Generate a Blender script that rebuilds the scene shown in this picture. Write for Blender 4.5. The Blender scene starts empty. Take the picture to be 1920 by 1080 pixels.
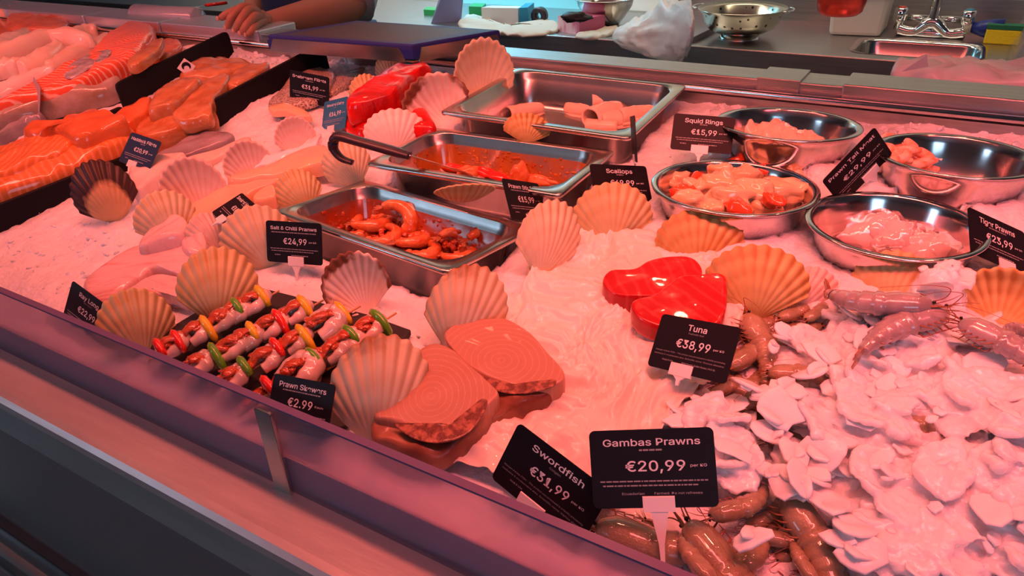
import bpy, bmesh, math, random
from mathutils import Vector, Matrix, noise, Euler
R = math.radians
random.seed(7)
S = bpy.context.scene
COL = S.collection

# ---------------------------------------------------------------- camera
FOC = 1380.3
PITCH, ROLL, YAW = R(29.517), R(-2.597), R(-32.123)
CAMP = Vector((0, 0, 1.4))
FW = Vector((math.sin(YAW)*math.cos(PITCH), math.cos(YAW)*math.cos(PITCH), -math.sin(PITCH)))
_r0 = Vector((math.cos(YAW), -math.sin(YAW), 0)); _u0 = _r0.cross(FW)
RT = math.cos(ROLL)*_r0 + math.sin(ROLL)*_u0; UP = RT.cross(FW)
cd = bpy.data.cameras.new('camera'); cam = bpy.data.objects.new('camera', cd); COL.objects.link(cam)
cd.sensor_width = 36; cd.lens = FOC/1920*36; cd.clip_start = .02; cd.clip_end = 60
cam.matrix_world = Matrix(((RT.x, UP.x, -FW.x, 0), (RT.y, UP.y, -FW.y, 0), (RT.z, UP.z, -FW.z, 1.4), (0, 0, 0, 1)))
S.camera = cam

# ---------------------------------------------------------------- view, world, large lights
S.view_settings.view_transform = 'Standard'
S.view_settings.look = 'None'
S.view_settings.exposure = 0.0
S.view_settings.gamma = 1
S.view_settings.use_curve_mapping = False
wd = bpy.data.worlds.new('world'); S.world = wd; wd.use_nodes = True
wd.node_tree.nodes['Background'].inputs[0].default_value = (.75, .72, .8, 1)
wd.node_tree.nodes['Background'].inputs[1].default_value = .025

def lamp(name, kind, loc, energy, color, size=None, target=None, spread=None, **kw):
    d = bpy.data.lights.new(name, kind); d.energy = energy; d.color = color
    if kind == 'AREA' and size:
        d.shape = 'RECTANGLE'; d.size, d.size_y = size
        if spread: d.spread = R(spread)
    for k, v in kw.items(): setattr(d, k, v)
    o = bpy.data.objects.new(name, d); COL.objects.link(o); o.location = loc
    if target is not None:
        o.rotation_euler = (Vector(target)-Vector(loc)).to_track_quat('-Z', 'Y').to_euler()
    return o
RED = (1.0, .155, .115)
lamp('canopy_tube_light', 'AREA', (-1.35, .47, 1.95), 17.5, RED, (3.6, .06), (-1.35, .85, .95), 105)
lamp('canopy_tube_light_right', 'AREA', (.30, .44, 1.92), 3.3, (1.0, .11, .14), (1.0, .06), (.25, .74, .95), 110)
for i, (x, y) in enumerate([(-.02, 1.05), (-.5, 1.2), (-1.0, 1.15), (-1.6, 1.2), (.3, 1.2), (-.25, .55), (-.8, .6)]):
    lamp('display_spot_light', 'SPOT', (x, y, 1.95), 5.5, (1.0, .22, .13), None, (x-.05, .72, .95), spot_size=R(75), spot_blend=.9, shadow_soft_size=.022)
lamp('kitchen_ceiling_light', 'AREA', (-.6, 2.25, 2.55), 9, (1.0, .8, .55), (2.2, .3), (-.6, 2.86, 1.1), 110)
lamp('kitchen_ceiling_light_left', 'AREA', (-2.6, 1.9, 2.55), 11, (1.0, .85, .68), (1.5, .3), (-2.2, 2.86, 1.2), 100)
lamp('shop_window_light', 'AREA', (1.9, -2.3, 1.9), 15, (.45, .7, 1.0), (1.1, 1.1), (-.4, .8, 1.0))
lamp('shop_window_light_left', 'AREA', (-3.8, -2.3, 2.0), 15, (.5, .72, 1.0), (.9, 1.1), (-1.9, 1.2, 1.0))
lamp('added_blue_wall_light', 'AREA', (-1.85, 2.62, 1.6), 9, (.2, .72, 1.0), (.6, .08), (-1.8, 2.85, .95))  # added lamp that turns the wall panel cyan; there is no cabinet

# ---------------------------------------------------------------- pixel -> place helpers (photograph frame 1920 x 1080)
PY = [.35, .61, .95, 1.05, 1.22]; PZ = [.897, .955, 1.025, 1.035, 1.035]
def bed(x, y):
    if y <= PY[0]: return PZ[0]
    for i in range(4):
        if y <= PY[i+1]:
            return PZ[i]+(PZ[i+1]-PZ[i])*(y-PY[i])/(PY[i+1]-PY[i])
    return PZ[-1]
def ray(px, py): return FW + RT*((px-960)/FOC) - UP*((py-540)/FOC)
def onz(px, py, z):
    d = ray(px, py); return CAMP + d*((z-1.4)/d.z)
def ony(px, py, y):
    d = ray(px, py); return CAMP + d*(y/d.y)
def P(px, py, h=0.0):
    d = ray(px, py); lo, hi = .1, 8
    for _ in range(40):
        m = (lo+hi)/2; X = CAMP+d*m
        if X.z > bed(X.x, X.y)+h: lo = m
        else: hi = m
    return CAMP+d*lo
def pix(X):
    d = Vector(X)-CAMP; k = d.dot(FW); return 960+FOC*d.dot(RT)/k, 540-FOC*d.dot(UP)/k
def nz(x, y, z, s=1.0): return noise.noise(Vector((x*s, y*s, z*s)))

# ---------------------------------------------------------------- materials
def M(name, col, rough=.5, metal=0, coat=0, bump=0, bscale=60, col2=None, vscale=8, vmin=.35, vmax=.65, sss=0, sssr=.008,
      trans=0, ior=1.45, spec=.5, stretch=None, alpha=1, coords='Object', detail=4, wave=None):
    m = bpy.data.materials.new(name); m.use_nodes = True
    nt = m.node_tree; n = nt.nodes; L = nt.links; b = n['Principled BSDF']
    b.inputs['Base Color'].default_value = (*col, 1); b.inputs['Roughness'].default_value = rough
    b.inputs['Metallic'].default_value = metal; b.inputs['Coat Weight'].default_value = coat; b.inputs['Coat Roughness'].default_value = .05
    b.inputs['IOR'].default_value = ior; b.inputs['Transmission Weight'].default_value = trans; b.inputs['Alpha'].default_value = alpha
    b.inputs['Specular IOR Level'].default_value = spec
    if sss:
        b.inputs['Subsurface Weight'].default_value = sss; b.inputs['Subsurface Scale'].default_value = sssr
        b.inputs['Subsurface Radius'].default_value = (1, .6, .5)
    tc = n.new('ShaderNodeTexCoord'); mp = n.new('ShaderNodeMapping'); L.new(tc.outputs[coords], mp.inputs[0])
    if stretch: mp.inputs['Scale'].default_value = stretch
    if col2 is not None:
        if wave:
            t = n.new('ShaderNodeTexWave'); t.inputs['Scale'].default_value = vscale; t.inputs['Distortion'].default_value = wave
            t.inputs['Detail'].default_value = 2; t.inputs['Detail Scale'].default_value = 1.5; out = t.outputs['Fac']
        else:
            t = n.new('ShaderNodeTexNoise'); t.inputs['Scale'].default_value = vscale; t.inputs['Detail'].default_value = detail; out = t.outputs['Fac']
        L.new(mp.outputs[0], t.inputs['Vector'])
        r = n.new('ShaderNodeMapRange'); r.inputs[1].default_value = vmin; r.inputs[2].default_value = vmax; L.new(out, r.inputs[0])
        mx = n.new('ShaderNodeMix'); mx.data_type = 'RGBA'; L.new(r.outputs[0], mx.inputs[0])
        mx.inputs[6].default_value = (*col, 1); mx.inputs[7].default_value = (*col2, 1); L.new(mx.outputs[2], b.inputs['Base Color'])
    if bump:
        t2 = n.new('ShaderNodeTexNoise'); t2.inputs['Scale'].default_value = bscale; t2.inputs['Detail'].default_value = 5
        L.new(mp.outputs[0], t2.inputs['Vector'])
        bp = n.new('ShaderNodeBump'); bp.inputs['Strength'].default_value = bump; bp.inputs['Distance'].default_value = .004
        L.new(t2.outputs['Fac'], bp.inputs['Height']); L.new(bp.outputs[0], b.inputs['Normal'])
    return m

# ---------------------------------------------------------------- object helpers
WL = {}                                     # object -> world location of its origin (unrotated objects)
def tag(o, label=None, cat=None, group=None, kind=None):
    if label: o['label'] = label
    if cat: o['category'] = cat
    if group: o['group'] = group
    if kind: o['kind'] = kind
    return o
def thing(name, label, cat, loc=(0, 0, 0), group=None, rot=None):
    o = bpy.data.objects.new(name, None); COL.objects.link(o); o.location = loc; o.empty_display_size = .02
    if rot is not None: o.rotation_euler = rot
    WL[o] = Vector(loc)
    return tag(o, label, cat, group)
def mk(name, V, F, mat, parent=None, smooth=True, uv=None, local=False, auto=None, mats=None, fmat=None):
    """One mesh object. V in world coordinates unless local; the origin is the parent's, or the base centre of the mesh."""
    V = [Vector(v) for v in V]
    if local: org = Vector((0, 0, 0))
    elif parent is not None: org = WL[parent]
    else:
        org = sum(V, Vector())/len(V); org.z = min(v.z for v in V)
    me = bpy.data.meshes.new(name); me.from_pydata([tuple(v-org) for v in V], [], F)
    if smooth: me.polygons.foreach_set('use_smooth', [True]*len(me.polygons))
    if uv is not None:
        lay = me.uv_layers.new(name='UVMap')
        for p in me.polygons:
            for li in p.loop_indices: lay.data[li].uv = uv[me.loops[li].vertex_index]
    for m in (mats or [mat]): me.materials.append(m)
    if fmat:
        for p, k in zip(me.polygons, fmat): p.material_index = k
    bm = bmesh.new(); bm.from_mesh(me); bmesh.ops.recalc_face_normals(bm, faces=bm.faces); bm.to_mesh(me); bm.free()
    o = bpy.data.objects.new(name, me); COL.objects.link(o)
    if parent is not None: o.parent = parent
    elif not local: o.location = org
    WL[o] = org if not local else Vector((0, 0, 0))
    if auto:
        bv = o.modifiers.new('bevel', 'BEVEL'); bv.width = auto; bv.segments = 2; bv.limit_method = 'ANGLE'
    return o
def join(*parts):
    V, F = [], []
    for v, f in parts:
        k = len(V); V += list(v); F += [[i+k for i in q] for q in f]
    return V, F
def box(x0, x1, y0, y1, z0, z1):
    V = [(x, y, z) for x in (x0, x1) for y in (y0, y1) for z in (z0, z1)]
    return V, [[0, 1, 3, 2], [4, 6, 7, 5], [0, 4, 5, 1], [2, 3, 7, 6], [0, 2, 6, 4], [1, 5, 7, 3]]
def obox(c, ex, ey, ez):
    """box from a centre and three half-axes"""
    c, ex, ey, ez = map(Vector, (c, ex, ey, ez))
    V = [c+ex*a+ey*b+ez*d for a in (-1, 1) for b in (-1, 1) for d in (-1, 1)]
    return V, [[0, 1, 3, 2], [4, 6, 7, 5], [0, 4, 5, 1], [2, 3, 7, 6], [0, 2, 6, 4], [1, 5, 7, 3]]
def prism(poly, dz):
    """closed polygon of Vectors extruded by vector dz"""
    n = len(poly); dz = Vector(dz)
    V = [Vector(p) for p in poly]+[Vector(p)+dz for p in poly]
    F = [list(range(n))[::-1], list(range(n, 2*n))]+[[i, (i+1) % n, n+(i+1) % n, n+i] for i in range(n)]
    return V, F
def catmull(pts, n, closed=False):
    pts = [Vector(p) for p in pts]; m = len(pts); out = []
    segs = m if closed else m-1
    for k in range(n if closed else n):
        t = k/(n if closed else n-1)*segs; i = min(int(t), segs-1); u = t-i
        g = (lambda j: pts[j % m]) if closed else (lambda j: pts[max(0, min(m-1, j))])
        a, b, c, d = g(i-1), g(i), g(i+1), g(i+2)
        out.append(.5*((2*b)+(c-a)*u+(2*a-5*b+4*c-d)*u*u+(3*b-a-3*c+d)*u**3))
    return out
def tube(pts, rad, seg=10, flat=1.0, up=None, cap=True, n=None):
    """swept tube; rad a number or list; flat squashes it along the up direction"""
    if n:
        rr = rad if isinstance(rad, (list, tuple)) else [rad]*len(pts)
        pr = catmull([(r, 0, 0) for r in rr], n); pts = catmull(pts, n); rad = [max(1e-5, p.x) for p in pr]
    pts = [Vector(p) for p in pts]; m = len(pts)
    rr = rad if isinstance(rad, (list, tuple)) else [rad]*m
    V, F = [], []; pu = Vector(up) if up is not None else None
    for i, p in enumerate(pts):
        t = (pts[min(i+1, m-1)]-pts[max(i-1, 0)]).normalized()
        u = pu if pu is not None else Vector((0, 0, 1))
        if abs(t.dot(u)) > .95: u = Vector((1, 0, 0)) if abs(t.x) < .9 else Vector((0, 1, 0))
        s = t.cross(u).normalized(); w = s.cross(t).normalized()
        for k in range(seg):
            a = 2*math.pi*k/seg
            V.append(p+s*(math.cos(a)*rr[i])+w*(math.sin(a)*rr[i]*flat))
    for i in range(m-1):
        for k in range(seg):
            F.append([i*seg+k, i*seg+(k+1) % seg, (i+1)*seg+(k+1) % seg, (i+1)*seg+k])
    if cap: F += [list(range(seg))[::-1], list(range((m-1)*seg, m*seg))]
    return V, F
def lathe(prof, c=(0, 0, 0), seg=48, close=True):
    """profile [(r,z)] turned about z"""
    c = Vector(c); V, F = [], []; m = len(prof)
    for (r, z) in prof:
        for k in range(seg):
            a = 2*math.pi*k/seg; V.append(c+Vector((r*math.cos(a), r*math.sin(a), z)))
    for i in range(m-1 if not close else m):
        j = (i+1) % m
        for k in range(seg):
            F.append([i*seg+k, i*seg+(k+1) % seg, j*seg+(k+1) % seg, j*seg+k])
    return V, F
def blob(c, rx, ry, rz, yaw=0, seed=0, amp=.15, nu=14, nv=9, flatb=0.0, freq=1.6):
    """lumpy ellipsoid"""
    c = Vector(c); V, F = [], []; cy, sy = math.cos(yaw), math.sin(yaw)
    for i in range(nv+1):
        th = math.pi*i/nv
        for k in range(nu):
            ph = 2*math.pi*k/nu
            d = Vector((math.sin(th)*math.cos(ph), math.sin(th)*math.sin(ph), math.cos(th)))
            q = 1+amp*noise.noise(d*freq+Vector((seed*3.7, seed*1.3, seed*.7)))*1.6
            x, y, z = d.x*rx*q, d.y*ry*q, d.z*rz*q
            if flatb and z < -rz*(1-flatb): z = -rz*(1-flatb)
            V.append(c+Vector((x*cy-y*sy, x*sy+y*cy, z)))
    for i in range(nv):
        for k in range(nu):
            F.append([i*nu+k, i*nu+(k+1) % nu, (i+1)*nu+(k+1) % nu, (i+1)*nu+k])
    return V, F
def slabv(outline, h0, thick, n=56, seed=0, amp=.12, side=.0, zf=None, tilt=(0, 0), flat=False):
    """a rounded piece from a closed outline (pixels): (verts, faces, uv). It rests h0 above the ice, thick metres at its middle."""
    hh = h0+thick*.45
    if zf is None: W = [P(x, y, hh) for x, y in outline]
    else: W = [onz(x, y, zf+hh) for x, y in outline]
    W = catmull(W, n, True)
    c = sum(W, Vector())/n
    mx = max(W, key=lambda w: (w-c).length)-c; ax = Vector((mx.x, mx.y, 0)).normalized(); ay = Vector((-ax.y, ax.x, 0))
    wid = sum(abs((w-c).dot(ay)) for w in W)/n
    rings = [(.5, 0, 1), (.9, 0, 1), (.97, .12, 1), (1.0, .36, 1), (.985, .62, 1), (.94, .82, 1), (.86, .93, 1), (.7, .99, 1), (.5, 1.02, 1), (.28, 1.04, 1), (.1, 1.05, 1)]
    if flat: rings = [(.5, 0, 1), (.93, 0, 1), (.975, .08, 1), (.995, .3, 1), (1.0, .6, 1), (.992, .85, 1), (.972, .96, 1), (.94, 1.0, 1), (.86, 1.0, 1), (.7, 1.0, 1), (.5, 1.01, 1), (.28, 1.01, 1), (.1, 1.01, 1)]
    V, F, uv = [], [], []
    def zb(q): return (bed(q.x, q.y) if zf is None else zf)+h0
    for ri, (s, hf, _) in enumerate(rings):
        for k, w in enumerate(W):
            # inset by a fixed distance across the narrow direction rather than by ratio along the long one
            d = w-c; u = d.dot(ax); v = d.dot(ay); L = math.hypot(u, v)
            if s > .6 and L > wid*1.3:
                f = 1-(1-s)*(wid*1.3/L)
            else: f = s
            q = c+Vector((d.x*f, d.y*f, 0))
            z = zb(q)+thick*hf
            if hf > .3: z += thick*amp*noise.noise(Vector((q.x*38+seed, q.y*38, seed*1.7)))*1.5
            z += tilt[0]*(u*f)+tilt[1]*(v*f) if hf > 0 else 0
            V.append(Vector((q.x, q.y, z))); uv.append((u*f, v*f))
    for i in range(len(rings)-1):
        for k in range(n): F.append([i*n+k, i*n+(k+1) % n, (i+1)*n+(k+1) % n, (i+1)*n+k])
    F.append(list(range(n))[::-1]); F.append([(len(rings)-1)*n+k for k in range(n)])
    return V, F, uv
def slab(name, outline, h0, thick, mat, label, cat, group=None, parent=None, **kw):
    V, F, uv = slabv(outline, h0, thick, **kw)
    o = mk(name, V, F, mat, parent, uv=uv)
    return tag(o, label, cat, group) if parent is None else o
ORD = ['first', 'second', 'third', 'fourth', 'fifth', 'sixth', 'seventh', 'eighth', 'ninth', 'tenth', 'eleventh', 'twelfth', 'thirteenth', 'fourteenth', 'fifteenth', 'sixteenth', 'seventeenth', 'eighteenth', 'nineteenth', 'twentieth']

# ================================================================ material library
def steel(name, col=(.62, .6, .58), rough=.28, scale=(1, 40, 40)):
    m = M(name, col, rough, 1.0, bump=.06, bscale=14, stretch=scale, col2=tuple(c*.82 for c in col), vscale=3)
    return m
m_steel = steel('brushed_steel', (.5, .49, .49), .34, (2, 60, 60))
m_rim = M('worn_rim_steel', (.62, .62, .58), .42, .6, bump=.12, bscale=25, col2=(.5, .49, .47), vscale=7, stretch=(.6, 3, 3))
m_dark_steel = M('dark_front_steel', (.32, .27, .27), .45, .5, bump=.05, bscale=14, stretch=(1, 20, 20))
m_polish = M('polished_steel', (.62, .6, .59), .15, 1.0, bump=.02, bscale=30)
m_pan = M('pan_steel', (.62, .61, .58), .24, 1.0, bump=.03, bscale=40, col2=(.5, .48, .44), vscale=12)
m_chrome = M('chrome', (.8, .8, .8), .06, 1.0)
m_black = M('black_melamine', (.008, .007, .009), .65, bump=.15, bscale=60, spec=.2)
m_slate = M('black_slate', (.016, .015, .017), .5, bump=.5, bscale=45)
m_plastic_black = M('black_plastic', (.03, .02, .03), .35)
m_card = M('black_card', (.008, .007, .010), .5, spec=.25)
m_card_blue = M('navy_card', (.02, .045, .10), .32)
m_card_teal = M('blue_card', (.03, .2, .36), .32)
m_print = M('white_print', (.78, .78, .8), .5)
m_print_dim = M('grey_print', (.33, .32, .34), .5)
m_clip = M('white_clip_plastic', (.85, .83, .8), .4)
m_ice = M('crushed_ice', (.88, .9, .93), .28, coat=.2, bump=.75, bscale=170, col2=(.8, .83, .88), vscale=60, sss=.12, sssr=.008)
m_flake = M('flake_ice', (.84, .87, .9), .2, coat=.3, bump=.5, bscale=90, sss=.7, sssr=.018, col2=(.82, .86, .9), vscale=30)
m_thin = M('thin_ice', (.88, .9, .93), .22, bump=.4, bscale=80, sss=.3, sssr=.01)
m_paper = M('greaseproof_paper', (.86, .82, .74), .34, coat=.25, bump=.7, bscale=24, col2=(.8, .72, .62), vscale=9)
m_white_flesh = M('white_fish_flesh', (.84, .7, .62), .36, coat=.6, bump=.25, bscale=70, col2=(.8, .56, .48), vscale=18, sss=.1, spec=.22)
m_cod = M('cod_flesh', (.82, .66, .54), .38, coat=.6, bump=.25, bscale=50, col2=(.82, .55, .44), vscale=12, sss=.1, spec=.22)
m_cod_skin = M('cod_skin', (.5, .42, .36), .3, coat=.6, bump=.3, bscale=120, col2=(.78, .64, .54), vscale=22, spec=.22)
m_salmon = M('salmon_flesh', (.7, .2, .04), .36, coat=.6, bump=.4, bscale=90, col2=(.86, .3, .12), vscale=26, wave=3, vmin=.5, vmax=1.0, coords='UV', spec=.22)
m_salmon_dark = M('dark_salmon_flesh', (.56, .13, .03), .34, coat=.6, bump=.4, bscale=90, col2=(.75, .2, .06), vscale=20, sss=.05, spec=.22)
m_salmon_rib = M('ribbed_salmon_flesh', (.78, .12, .05), .32, coat=.6, bump=.3, bscale=80, col2=(.9, .5, .38), vscale=32, wave=2.2, vmin=.72, vmax=.95, coords='UV', spec=.22)
m_smoked = M('smoked_salmon', (.42, .14, .035), .28, coat=.6, bump=.7, bscale=60, col2=(.58, .27, .12), vscale=34, sss=.05, spec=.22)
m_redfish = M('red_brown_fish', (.5, .14, .08), .35, coat=.3, bump=.3, bscale=100, col2=(.62, .24, .14), vscale=30, spec=.22)
m_silver = M('silver_fish_skin', (.3, .27, .29), .22, coat=.8, bump=.7, bscale=160, col2=(.62, .55, .56), vscale=60)
m_brownfish = M('brown_fish_skin', (.3, .2, .13), .22, coat=.6, bump=.3, bscale=120, col2=(.5, .42, .38), vscale=14, spec=.22)
m_greyfish = M('grey_fish_skin', (.38, .34, .36), .25, coat=.6, bump=.3, bscale=120, col2=(.22, .18, .2), vscale=16, spec=.22)
m_scale = M('bream_scales', (.66, .52, .42), .3, coat=.5, bump=.9, bscale=320, col2=(.16, .12, .1), vscale=330, vmin=.45, vmax=.6, spec=.22)
m_coley = M('red_smoked_coley', (.72, .012, .008), .3, coat=.6, bump=.35, bscale=70, col2=(.3, .004, .006), vscale=16, vmin=.42, vmax=.75, stretch=(1, 3, 1), spec=.22)
m_yellowfish = M('smoked_haddock', (.86, .55, .3), .25, coat=.6, bump=.25, bscale=60, col2=(.85, .48, .34), vscale=14, sss=.1, spec=.22)
m_ray = M('ray_flesh', (.86, .58, .55), .25, coat=.6, bump=.6, bscale=30, col2=(.72, .3, .28), vscale=16, vmin=.5, vmax=.75, stretch=(1, 7, 1), coords='UV', sss=.1, spec=.22)
m_tuna = M('tuna_flesh', (.42, .010, .014), .24, coat=.6, bump=.2, bscale=60, col2=(.5, .04, .04), vscale=22, wave=2.5, vmin=.7, vmax=1.0, coords='UV', spec=.22)
m_pepper_r = M('red_pepper', (.72, .02, .01), .15, coat=.8)
m_pepper_g = M('green_pepper', (.12, .42, .02), .15, coat=.8)
m_pepper_y = M('yellow_pepper', (.85, .55, .02), .15, coat=.8)
m_prawn_raw = M('peeled_prawn', (.5, .42, .36), .14, coat=1, bump=.12, bscale=60, col2=(.8, .62, .54), vscale=30, sss=.25)
m_sauce = M('chilli_sauce', (.46, .055, .008), .16, coat=1, bump=.9, bscale=160, col2=(.5, .09, .015), vscale=140)
m_prawn_chilli = M('chilli_prawn', (.6, .12, .02), .16, coat=1, bump=.5, bscale=120, col2=(.72, .3, .1), vscale=55, sss=.08)
m_oil = M('orange_oil_film', (.42, .08, .008), .1, coat=1, bump=.3, bscale=90, col2=(.6, .22, .02), vscale=30)
m_scallop = M('scallop_meat', (.78, .52, .26), .17, coat=.8, bump=.1, bscale=60, col2=(.8, .62, .38), vscale=25, sss=.1)
m_roe = M('orange_roe', (.85, .1, .03), .15, coat=.8)
m_squid = M('squid_meat', (.87, .62, .42), .25, coat=.5, bump=.15, bscale=50, col2=(.88, .7, .55), vscale=20, sss=.15, spec=.22)
m_squid_pale = M('translucent_squid', (.78, .62, .58), .12, coat=1, bump=.25, bscale=50, col2=(.66, .45, .45), vscale=30, sss=.2)
m_tailmeat = M('cooked_prawn_tail', (.88, .56, .42), .25, coat=.5, bump=.3, bscale=70, col2=(.85, .25, .1), vscale=45, vmin=.45, vmax=.6, spec=.22)
m_shellp = M('raw_prawn_shell', (.22, .17, .1), .16, coat=1, bump=.25, bscale=70, col2=(.42, .32, .2), vscale=5, vmin=.25, vmax=.75, sss=.06)
m_shellt = M('tiger_prawn_shell', (.26, .22, .23), .1, coat=1, bump=.1, bscale=60, col2=(.4, .34, .35), vscale=4, sss=.06)
m_prawnfan = M('prawn_tail_fan', (.45, .16, .05), .2, coat=.8, col2=(.3, .1, .04), vscale=40)
m_prawnleg = M('prawn_legs', (.28, .1, .045), .3, coat=.4)
m_eye = M('prawn_eye', (.01, .01, .01), .1)
m_stick = M('bamboo_stick', (.6, .36, .16), .6)
m_skin = M('skin', (.42, .2, .12), .5, bump=.15, bscale=200, col2=(.42, .19, .12), vscale=30, sss=.08)
m_navy = M('navy_cloth', (.02, .035, .09), .8, bump=.2, bscale=300)
m_greycloth = M('grey_cloth', (.4, .39, .4), .85, bump=.3, bscale=250)
m_nail = M('fingernail', (.6, .34, .27), .3)

def acrylic():
    m = bpy.data.materials.new('hazy_acrylic'); m.use_nodes = True; nt = m.node_tree; n = nt.nodes; L = nt.links
    b = n['Principled BSDF']; b.inputs['Base Color'].default_value = (.5, .36, .46, 1); b.inputs['Roughness'].default_value = .12
    t = n.new('ShaderNodeBsdfTransparent'); t.inputs[0].default_value = (.93, .82, .9, 1)
    nz_ = n.new('ShaderNodeTexNoise'); nz_.inputs['Scale'].default_value = 6; nz_.inputs['Detail'].default_value = 4
    mr = n.new('ShaderNodeMapRange'); mr.inputs[3].default_value = .2; mr.inputs[4].default_value = .36
    mx = n.new('ShaderNodeMixShader'); L.new(nz_.outputs['Fac'], mr.inputs[0]); L.new(mr.outputs[0], mx.inputs[0])
    rf = n.new('ShaderNodeBsdfRefraction'); rf.inputs['Color'].default_value = (.95, .86, .92, 1); rf.inputs['Roughness'].default_value = .3; rf.inputs['IOR'].default_value = 1.12
    m2 = n.new('ShaderNodeMixShader'); m2.inputs[0].default_value = .5; L.new(t.outputs[0], m2.inputs[1]); L.new(rf.outputs[0], m2.inputs[2])
    L.new(m2.outputs[0], mx.inputs[1]); L.new(b.outputs[0], mx.inputs[2]); L.new(mx.outputs[0], n['Material Output'].inputs[0])
    return m
m_acrylic = acrylic()
m_acryl_edge = M('acrylic_edge', (.17, .12, .24), .3)
def clear_film(name, col, fac, rough=.2):
    m = bpy.data.materials.new(name); m.use_nodes = True; nt = m.node_tree; n = nt.nodes; L = nt.links
    b = n['Principled BSDF']; b.inputs['Base Color'].default_value = (*col, 1); b.inputs['Roughness'].default_value = rough
    t = n.new('ShaderNodeBsdfTransparent'); mx = n.new('ShaderNodeMixShader'); mx.inputs[0].default_value = fac
    L.new(t.outputs[0], mx.inputs[1]); L.new(b.outputs[0], mx.inputs[2]); L.new(mx.outputs[0], n['Material Output'].inputs[0])
    return m

def tiles():
    m = bpy.data.materials.new('white_wall_tiles'); m.use_nodes = True; nt = m.node_tree; n = nt.nodes; L = nt.links
    b = n['Principled BSDF']; b.inputs['Roughness'].default_value = .25
    tc = n.new('ShaderNodeTexCoord'); mp = n.new('ShaderNodeMapping'); mp.inputs['Rotation'].default_value = (R(90), 0, 0)
    br = n.new('ShaderNodeTexBrick'); br.inputs['Scale'].default_value = 1; br.offset = 0.5
    br.inputs['Color1'].default_value = (.8, .78, .72, 1); br.inputs['Color2'].default_value = (.76, .74, .69, 1); br.inputs['Mortar'].default_value = (.5, .45, .38, 1)
    br.inputs['Mortar Size'].default_value = .004; br.inputs['Brick Width'].default_value = .2; br.inputs['Row Height'].default_value = .1
    L.new(tc.outputs['Object'], mp.inputs[0]); L.new(mp.outputs[0], br.inputs['Vector']); L.new(br.outputs['Color'], b.inputs['Base Color'])
    return m
m_tile = tiles()

# ================================================================ room shell
def struct(name, vf, mat, parent=None, **kw):
    o = mk(name, vf[0], vf[1], mat, parent, smooth=False, **kw)
    if parent is None: o['kind'] = 'structure'
    return o
m_floor = M('floor_lino', (.12, .12, .13), .5, col2=(.16, .16, .17), vscale=3)
m_paint = M('wall_paint', (.3, .29, .3), .7); m_ceil = M('ceiling_paint', (.45, .44, .43), .8)
struct('floor', box(-7, 3.5, -3.1, 2.95, -.05, 0), m_floor)
struct('ceiling', box(-7, 3.5, -3.1, 2.95, 2.75, 2.8), m_ceil)
struct('wall_back', box(-7, 3.5, 2.86, 2.95, 0, 2.75), m_tile)
struct('wall_left', box(-7.05, -7, -3.1, 2.95, 0, 2.75), m_paint)
struct('wall_right', box(3.5, 3.55, -3.1, 2.95, 0, 2.75), m_paint)
struct('wall_front', box(-7, 3.5, -3.15, -3.1, 0, 2.75), m_paint)
m_cyan = M('cyan_lit_wall_panel', (.25, .72, .82), .45)  # cyan light on the wall, put into the colour of an added panel
xa = ony(868, 5, 2.85).x; xb = ony(1090, 5, 2.85).x
struct('trim_1', box(xa, xb, 2.845, 2.858, .9, 1.5), m_cyan)

# ================================================================ display counter
counter = thing('display_counter', 'long stainless steel fish display counter with ice bed and low clear front screen', 'counter', (-1.1, .8, 0))
X0, X1 = -5.6, 1.5
def extr(profile, x0, x1): return prism([(x0, y, z) for y, z in profile], (x1-x0, 0, 0))
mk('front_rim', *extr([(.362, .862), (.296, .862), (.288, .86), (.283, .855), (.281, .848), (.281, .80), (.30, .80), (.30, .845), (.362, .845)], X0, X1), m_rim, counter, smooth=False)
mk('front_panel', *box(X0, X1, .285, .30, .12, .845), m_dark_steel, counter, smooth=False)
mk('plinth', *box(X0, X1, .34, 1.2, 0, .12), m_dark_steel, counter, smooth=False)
mk('tray', *join(box(X0, X1, .36, 1.245, .70, .715), box(X0, X1, .354, .362, .70, .86), box(X0, X1, 1.238, 1.246, .70, 1.062), box(X0, X0+.01, .36, 1.24, .7, 1.05), box(X1-.01, X1, .36, 1.24, .7, 1.05)), m_steel, counter, smooth=False)
mk('liner', *box(-3.2, 1.4, .3536, .3566, .862, .901), M('liner_plastic', (.74, .62, .64), .35), counter, smooth=False)
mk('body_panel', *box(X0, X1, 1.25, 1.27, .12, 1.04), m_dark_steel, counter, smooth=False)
mk('bumper_bar', *tube([(X0, .25, .545), (X1, .25, .545)], .022, 14), m_polish, counter)
mk('rear_rail', *box(X0, X1, 1.246, 1.318, 1.035, 1.088), m_steel, counter, smooth=False, auto=.002)
mk('rear_rod', *tube([(X0, 1.231, 1.067), (X1, 1.231, 1.067)], .0065, 12), m_polish, counter)
mk('rear_ledge', *box(X0, X1, 1.226, 1.246, 1.04, 1.06), m_steel, counter, smooth=False)
def railx(px, py): return ony(px, py, 1.245).x
for a, b in ((1420, 1500),): mk('rail_strap', *box(railx(a, 150), railx(b, 160), 1.2425, 1.322, 1.034, 1.0915), m_steel, counter, smooth=False, auto=.001)
mk('rail_cover', *box(railx(1580, 165), X1, 1.2415, 1.325, 1.03, 1.0925), m_steel, counter, smooth=False, auto=.002)
cuts = [X0, railx(160, 28), railx(302, 42), railx(490, 62)]
m_plate = M('pale_rail_plate', (.74, .8, .88), .34, .85, bump=.05, bscale=30)  # pale steel; its blue tint stands in for reflected daylight
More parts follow.
